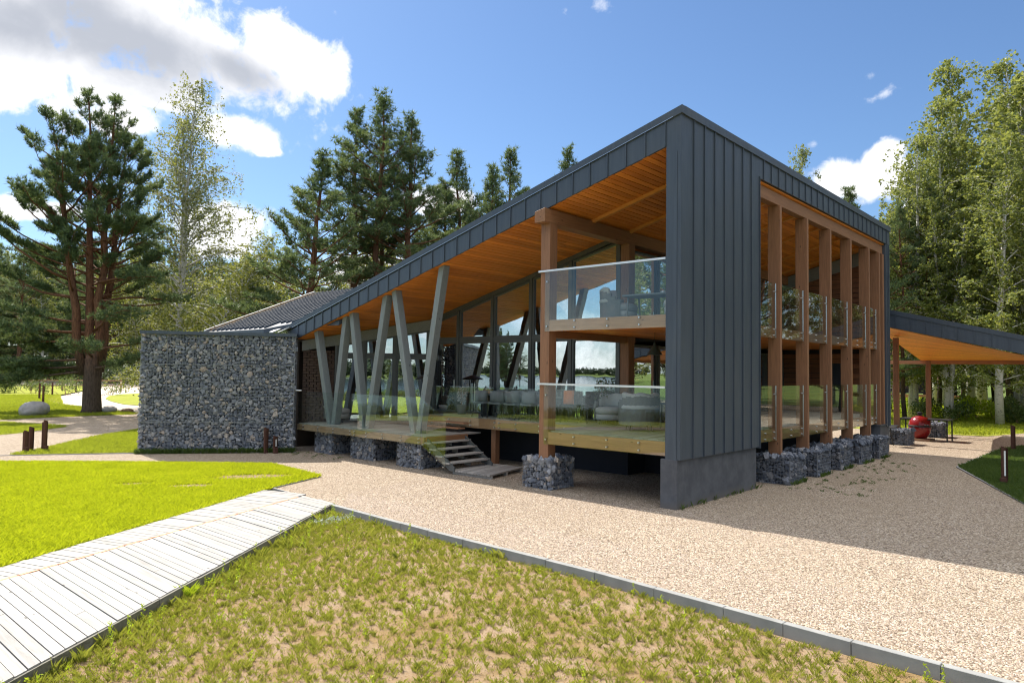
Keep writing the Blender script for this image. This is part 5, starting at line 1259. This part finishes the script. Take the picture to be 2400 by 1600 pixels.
# trees beside the gravel on the right, out of frame, mirrored in the gallery glass
for k, (x, y, H) in enumerate([(22, -17, 16), (29, -20, 20), (36, -16, 18), (18, -24, 19), (42, -24, 22), (12, -28, 18), (33, -28, 20), (48, -18, 20), (8, -34, 20), (14, -36, 17), (20, -33, 21), (26, -34, 18), (32, -36, 22), (38, -34, 19), (44, -33, 21), (50, -31, 18), (56, -28, 22), (62, -26, 20), (55, -38, 23), (25, -42, 22), (36, -44, 23), (46, -42, 24), (62, -8, 20), (66, -14, 22), (60, -18, 21), (72, -10, 24), (75, -20, 24), (70, -27, 24), (80, -6, 22), (84, -15, 25), (58, -3.5, 9), (52, -12, 10)]):
    pr = [BD[0], PN[2], BD[1]][k % 3]; H0 = {PN[2].name: 17, BD[0].name: 26, BD[1].name: 25}[pr.name]; s = H/H0
    place(pr, True, (x, y, 0), k*1.3, 'tree on the right lawn mirrored in the gallery glass', 'trees mirrored in the gallery glass', s*1.1)
# headland pines across the water (mirrored in the terrace glazing)
for k in range(9):
    place(PN[2] if k % 2 else PN[0], True, (-98+rg.normal(0, 5), 108+rg.normal(0, 3), -.6), k*.9, 'pine on the lake headland mirrored in the terrace glazing', 'pines on the lake headland', rg.uniform(.55, .75))
# far shores: woods that read as one mass
def farwood(name, pts, h, n, seed, label):
    rng = np.random.default_rng(seed); P = []; pts = np.array(pts, float)
    sg = np.linalg.norm(np.diff(pts, axis=0), axis=1); cs = np.concatenate([[0], np.cumsum(sg)])
    for _ in range(n):
        s = rng.random()*cs[-1]; k = min(len(sg)-1, np.searchsorted(cs, s)-1); p = pts[k]+(pts[k+1]-pts[k])*((s-cs[k])/sg[k])
        hh = h*rng.uniform(.6, 1.15); rr = h*rng.uniform(.22, .4); c = p+rng.normal(0, h*.6, 2); m = 70
        q = rng.normal(size=(m, 3)); q /= np.linalg.norm(q, axis=1)[:, None]; q *= (.6+.4*rng.random(m))[:, None]
        q = q*np.array([rr, rr, hh*.5])+np.array([c[0], c[1], hh*.5]); P.append(q)
    return tag(npmesh(name, leaves(np.concatenate(P), h*.16, rng, .2, .8), 4, 'farwood'), label, 'wood', None, 'stuff')
farwood('far_wood', [(-665, -700), (-655, -200), (-660, 200), (-665, 700), (-600, 1300)], 9, 2200, 1, 'dark wooded far shore of the lake')
farwood('far_wood', [(-340, -30), (-270, -170), (-180, -300), (-60, -420)], 9, 900, 2, 'wooded near shore of the lake across the bay')
hb = empty('red_house', (-262, -158, -.4), .6, 'small red house on the opposite lake shore', 'house')
b = MB(); b.box(-4, 4, -3, 3, 0, 3.2); b.build('wall', m_plain('red_paint', (.30, .05, .035), .8), hb)
b = MB(); b.extr([(-4.4, -3.5, 3.2), (-4.4, 3.5, 3.2), (-4.4, 0, 5.6)], (8.8, 0, 0)); b.build('roof', 'metal', hb)
jt = empty('jetty', (-58, 66, -1.2), .3, 'small timber jetty in the lake', 'jetty')
b = MB(); b.box(-4, 4, -.7, .7, 1.1, 1.25); b.build('deck', 'tim_old', jt)
for x in (-3.5, 0, 3.5):
    b = MB(); b.box(x-.1, x+.1, -.6, .6, -1, 1.1); b.build('post', 'tim_old', jt)

# ------------------------------------------------------------------ shrubs, hedge, undergrowth
def shrub(name, loc, rx, ry, h, n, size, m, label, group=None, seed=0, cat='shrub'):
    rng = np.random.default_rng(seed+3); r = empty(name, loc, 0, label, cat, group)
    nb_ = max(5, n//220); cs = rng.normal(size=(nb_, 3))*np.array([rx*.45, ry*.45, h*.16]); cs[:, 2] = h*(.25+.5*rng.random(nb_)); P = []
    for c in cs:
        k = n//nb_; q = rng.normal(size=(k, 3)); q /= np.linalg.norm(q, axis=1)[:, None]; q *= (rng.random(k)**.33)[:, None]; P.append(c+q*np.array([rx*.42, ry*.42, h*.34]))
    P = np.concatenate(P); P = P[P[:, 2] > .01]
    npmesh('foliage', leaves(P, size, rng, .1, .6), 4, m, r)
    b = MB()
    for c in cs: b.tube([(c[0]*.2, c[1]*.2, -.2), (c[0]*.6, c[1]*.6, c[2]*.5), tuple(c)], [.03, .02, .008], 4)
    b.build('stem', 'tim_old', r); return r
for k in range(11):
    t = k/10; x, y = -9+22*t, 86+4*math.sin(k*1.1)
    shrub('hedge_shrub', (x, y-2, -.1), 2.3, 1.6, 1.5+.7*rg.random()*(1 if k < 9 else 1.5), 900, .17, 'shrub_leaf', f'dusty green shrub in the hedge row on the left lawn', 'hedge shrubs on the left lawn', k)
for k in range(16):
    az = 61+19*k/15; x, y = polar(az+rg.normal(0, .3), rg.uniform(128, 150))
    shrub('undergrowth_shrub', (x, y, -.1), 6, 3.5, 3.0+2.2*rg.random(), 900, .42, 'shrub_leaf' if k % 3 == 0 else 'farwood', 'leafy undergrowth shrub at the foot of the left forest belt', 'undergrowth along the left forest', 40+k)  # darker leaves on most shrubs stand in for the wood's shadow side
for k in range(17):
    az = 2.5+11.5*k/16; x, y = polar(az+rg.normal(0, .25), rg.uniform(60, 70) if az < 12 else rg.uniform(66, 74))
    shrub('undergrowth_shrub', (x, y, 0), 2.2, 1.6, 1.0+1.3*rg.random(), 700, .20, 'weed_leaf' if k % 3 == 0 else 'shrub_leaf', 'bright undergrowth shrub at the foot of the right birches', 'undergrowth under the right birches', 70+k)
for k in range(34):
    y = -26+k*2.6+rg.normal(0, .4)
    shrub('lakeside_shrub', (shore(y)+1.0+rg.normal(0, .35), y, -.1), 1.5, 2.2, .85+.35*rg.random(), 420, .17, 'shrub_leaf', 'lakeside shrub mirrored in the terrace glass', 'shrubs along the lake shore', 100+k)
ry = rg.uniform(-30, 66, 15000); rpt = np.column_stack([np.array([shore(v) for v in ry])+rg.normal(.1, .55, len(ry)), ry])
tag(npmesh('reeds', blades(rpt, -.4, .85, .05, .3, rg), 4, 'reed'), 'tall reeds along the lake shore', 'reeds', None, 'stuff')

# ------------------------------------------------------------------ grass
def holes(P, grow=1.0):
    keep = np.ones(len(P), bool); ca, sa = math.cos(-.55), math.sin(-.55)
    for (cx, cy, a, b_) in PATCH:
        dx, dy = P[:, 0]-cx, P[:, 1]-cy; u = (dx*ca+dy*sa)/a; v = (-dx*sa+dy*ca)/b_
        keep &= ((u*u+v*v)**.5 > grow*(.7+.55*rg.random(len(P)))) | (rg.random(len(P)) < .05)
    return P[keep]
vis = [(-2.8, 13.5), (-3.1, 10.1), (-5.15, 9.2), (-12.3, 5.1), (-13.4, 4.5), (-12.6, 8), (-9.2, 20.2), (-8.9, 19.7), (-5.7, 16.65)]
g1 = holes(scatter(vis, 210000, rg)); tag(npmesh('grass', blades(g1, .01, .075, .0085, .9, rg), 4, 'lawn_blade'), 'bright sunlit lawn grass left of the boardwalk', 'grass', None, 'stuff')
g2 = np.concatenate([scatter(WEDGE, 42000, rg), scatter(STRIP, 34000, rg)]); tag(npmesh('grass', blades(g2, .01, .085, .013, .9, rg), 4, 'lawn_mid'), 'lawn grass in front of the stone wall end', 'grass', None, 'stuff')
g3 = np.concatenate([scatter([(-7, 41.2), (3.8, 42.5), (3.5, 58), (-3, 62)], 50000, rg), scatter([(-3, 62), (3.7, 58), (9.5, 80), (0, 84)], 26000, rg)]); tag(npmesh('grass', blades(g3, .01, .10, .022, .9, rg), 4, 'lawn_mid'), 'lawn grass around the big pine', 'grass', None, 'stuff')
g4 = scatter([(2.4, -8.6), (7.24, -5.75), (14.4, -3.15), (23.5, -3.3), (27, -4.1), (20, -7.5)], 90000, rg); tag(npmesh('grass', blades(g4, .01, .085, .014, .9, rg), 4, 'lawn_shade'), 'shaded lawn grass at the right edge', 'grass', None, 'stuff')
g5 = scatter([(31, 1.3), (31.5, -1.4), (36, -2.8), (62, -6), (70, 14), (40, 14)], 60000, rg); tag(npmesh('grass', blades(g5, .015, .16, .032, .8, rg), 4, 'lawn_mid'), 'sunlit grass beyond the carport', 'grass', None, 'stuff')
# sparse tufts on the dry plot: thick along the boardwalk and at its head, thin toward the viewer's right
plotvis = [(-5.52, 5.95), (-5.78, -2.5), (-6.1, -6), (-6.2, -8.3), (-9.2, -7.4), (-14.4, -1.4), (-13.7, -.12)]
bd0, bdv = np.array((-5.44, 6.12)), np.array((-6.58, -4.96)); bdv /= np.linalg.norm(bdv); bdn = np.array((-bdv[1], bdv[0]))
def tufts(n, per, h, wd, dens, spread, lean=.9):
    c = scatter(plotvis, n*4, rg); d = np.abs((c-bd0)@bdn); s = (c-bd0)@bdv
    f = dens(d, s, c); c = c[rg.random(len(c)) < f][:n]; k = rg.poisson(per, len(c))+2
    hh = np.repeat(h*rg.uniform(.6, 1.35, len(c)), k); P = np.repeat(c, k, 0)+rg.normal(0, spread, (k.sum(), 2))*np.repeat(rg.uniform(.5, 1.5, len(c)), k)[:, None]
    return P, hh
from math import pi
def clump(c): return .5+.5*np.sin(c[:, 0]*2.3+1.3*np.sin(c[:, 1]*1.7))*np.sin(c[:, 1]*2.1+np.sin(c[:, 0]*1.9))
P, hh = tufts(12500, 12, .052, .006, lambda d, s, c: np.clip(.42+.6*np.exp(-d/.55)+.45*np.exp(-s/2.2), 0, 1)*(.6+.4*clump(c)), .0135)
V1 = blades(P, -.14, hh, .0030, .8, rg)
P, hh = tufts(1500, 14, .12, .007, lambda d, s, c: np.clip(1.2*np.exp(-d/.16)+.22*np.exp(-s/1.6), 0, 1), .03)
V2 = blades(P, -.14, hh, .0038, .8, rg)
tag(npmesh('sparse_grass', np.concatenate([V1, V2]), 4, 'dry_blade'), 'thin dry grass tufts on the sandy plot', 'grass', None, 'stuff')
# leafy upright weeds
wv = []; stv = []
c = scatter(plotvis, 3000, rg); d = np.abs((c-bd0)@bdn); c = c[rg.random(len(c)) < np.clip(.06+.8*np.exp(-d/.3), 0, 1)*(.3+.7*clump(c+3))][:420]
for p in c:
    h = rg.uniform(.09, .30); n = int(h*110); z = rg.random(n)*h; a = rg.random(n)*6.28; r_ = .006+.028*(1-z/h*.5)*rg.random(n)
    wv.append(np.stack([p[0]+np.cos(a)*r_+z*rg.normal(0, .12), p[1]+np.sin(a)*r_+z*rg.normal(0, .12), z-.13], 1))
tag(npmesh('weeds', leaves(np.concatenate(wv), .042, rg, -.8, .34), 4, 'weed_leaf'), 'upright yellow-green weeds scattered in the dry plot', 'weeds', None, 'stuff')
# litter
lpts = scatter(plotvis, 42000, rg); tag(npmesh('dry_litter', leaves(np.column_stack([lpts, np.full(len(lpts), -.135)+.012*rg.random(len(lpts))]), .020, rg, .0, .35), 4, 'litter'), 'dry leaves and stalks lying on the sandy plot', 'litter', None, 'stuff')
# the silvery weed patch near the boardwalk's head, and a tall grass clump
q = rg.normal(size=(520, 2))*np.array([.30, .16]); Pq = np.column_stack([q+np.array([-6.15, 5.1]), -.13+.10*rg.random(520)])
sw = empty('silvery_weed', (0, 0, 0), 0, 'low silvery-green weed patch near the head of the boardwalk', 'plant'); npmesh('foliage', leaves(Pq, .05, rg, -.3, .5), 4, 'silver_leaf', sw)
def grassclump(x, y, h, n, lb):
    P = np.array([[x, y]])+rg.normal(0, .035, (n, 2)); tag(npmesh('grass_clump', blades(P, -.14, h, .0038, 1.0, rg), 4, 'weed_leaf'), lb, 'plant')
grassclump(-10.45, 2.2, .15, 60, 'tall arching grass clump against the boardwalk side')
# weeds at the foot of the stone wall and on the gravel
c1 = [np.array([-.36, 16.2])-gw*s-gn*(.06+.12*rg.random()) for s in rg.random(420)*5.6]; c1 = np.array(c1)
gl = np.concatenate([scatter([(5, -.6), (5.2, -2.6), (16, -1.8), (16, -.6)], 70, rg), scatter([(0, 16), (0, 13), (-1, 13), (-1, 16)], 20, rg)])
gl = np.repeat(gl, 9, 0)+rg.normal(0, .035, (len(gl)*9, 2))
pier = np.concatenate([np.array([[x-.6+1.2*rg.random(), -.46-.05*rg.random()] for _ in range(22)]) for x in (6.35, 8.65, 10.94, 13.26, 15.6)]+[np.array([[4.5*rg.random()+.05, .04-.06*rg.random()] for _ in range(26)])])
V = np.concatenate([blades(np.repeat(c1, 5, 0)+rg.normal(0, .03, (len(c1)*5, 2)), 0, .16, .012, .8, rg), blades(gl, 0, .05, .012, 1.6, rg), blades(np.repeat(pier, 4, 0)+rg.normal(0, .02, (len(pier)*4, 2)), 0, .12, .01, .8, rg)])
tag(npmesh('gravel_weeds', V, 4, 'lawn_shade'), 'small green weeds at the wall foot and in the gravel', 'weeds', None, 'stuff')
# loose pebbles over the near gravel
pp = np.concatenate([scatter([(-5.75, -7.5), (-5.35, 5.8), (-4.2, 7.2), (-3.6, -3), (-3.8, -8)], 26000, rg), scatter([(-3.6, -3), (-4.2, 7.2), (-1, 8), (-.2, 0), (-1, -6), (-3.8, -8)], 20000, rg), scatter([(-1, -6), (-.2, 0), (5, -.2), (9, -4), (6, -6)], 12000, rg)])
n = len(pp); oc = np.array([(1,0,0),(0,1,0),(-1,0,0),(0,-1,0),(0,0,1)], float); FT = [(0,1,4),(1,2,4),(2,3,4),(3,0,4)]
r_ = rg.uniform(.007, .017, n); sx = rg.uniform(.7, 1.4, n); an = rg.random(n)*6.28; ca, sa = np.cos(an), np.sin(an)
Vp = np.zeros((n, 5, 3))
for i in range(5):
    jx = oc[i, 0]*r_*sx*rg.uniform(.7, 1.2, n); jy = oc[i, 1]*r_*rg.uniform(.7, 1.2, n)
    Vp[:, i, 0] = pp[:, 0]+jx*ca-jy*sa; Vp[:, i, 1] = pp[:, 1]+jx*sa+jy*ca; Vp[:, i, 2] = np.where(i == 4, r_*rg.uniform(.6, 1.1, n), -.002)
me = bpy.data.meshes.new('pebbles'); me.vertices.add(n*5); me.vertices.foreach_set('co', Vp.astype(np.float32).ravel())
fi = (np.arange(n)[:, None, None]*5+np.array(FT)[None]).reshape(-1); nf = n*4
me.loops.add(nf*3); me.loops.foreach_set('vertex_index', fi.astype(np.int32)); me.polygons.add(nf)
me.polygons.foreach_set('loop_start', np.arange(0, nf*3, 3, dtype=np.int32)); me.polygons.foreach_set('loop_total', np.full(nf, 3, np.int32)); me.update(calc_edges=True)
tag(finish(me, 'pebbles', 'pebble'), 'loose pale pebbles covering the gravel yard', 'pebbles', None, 'stuff')
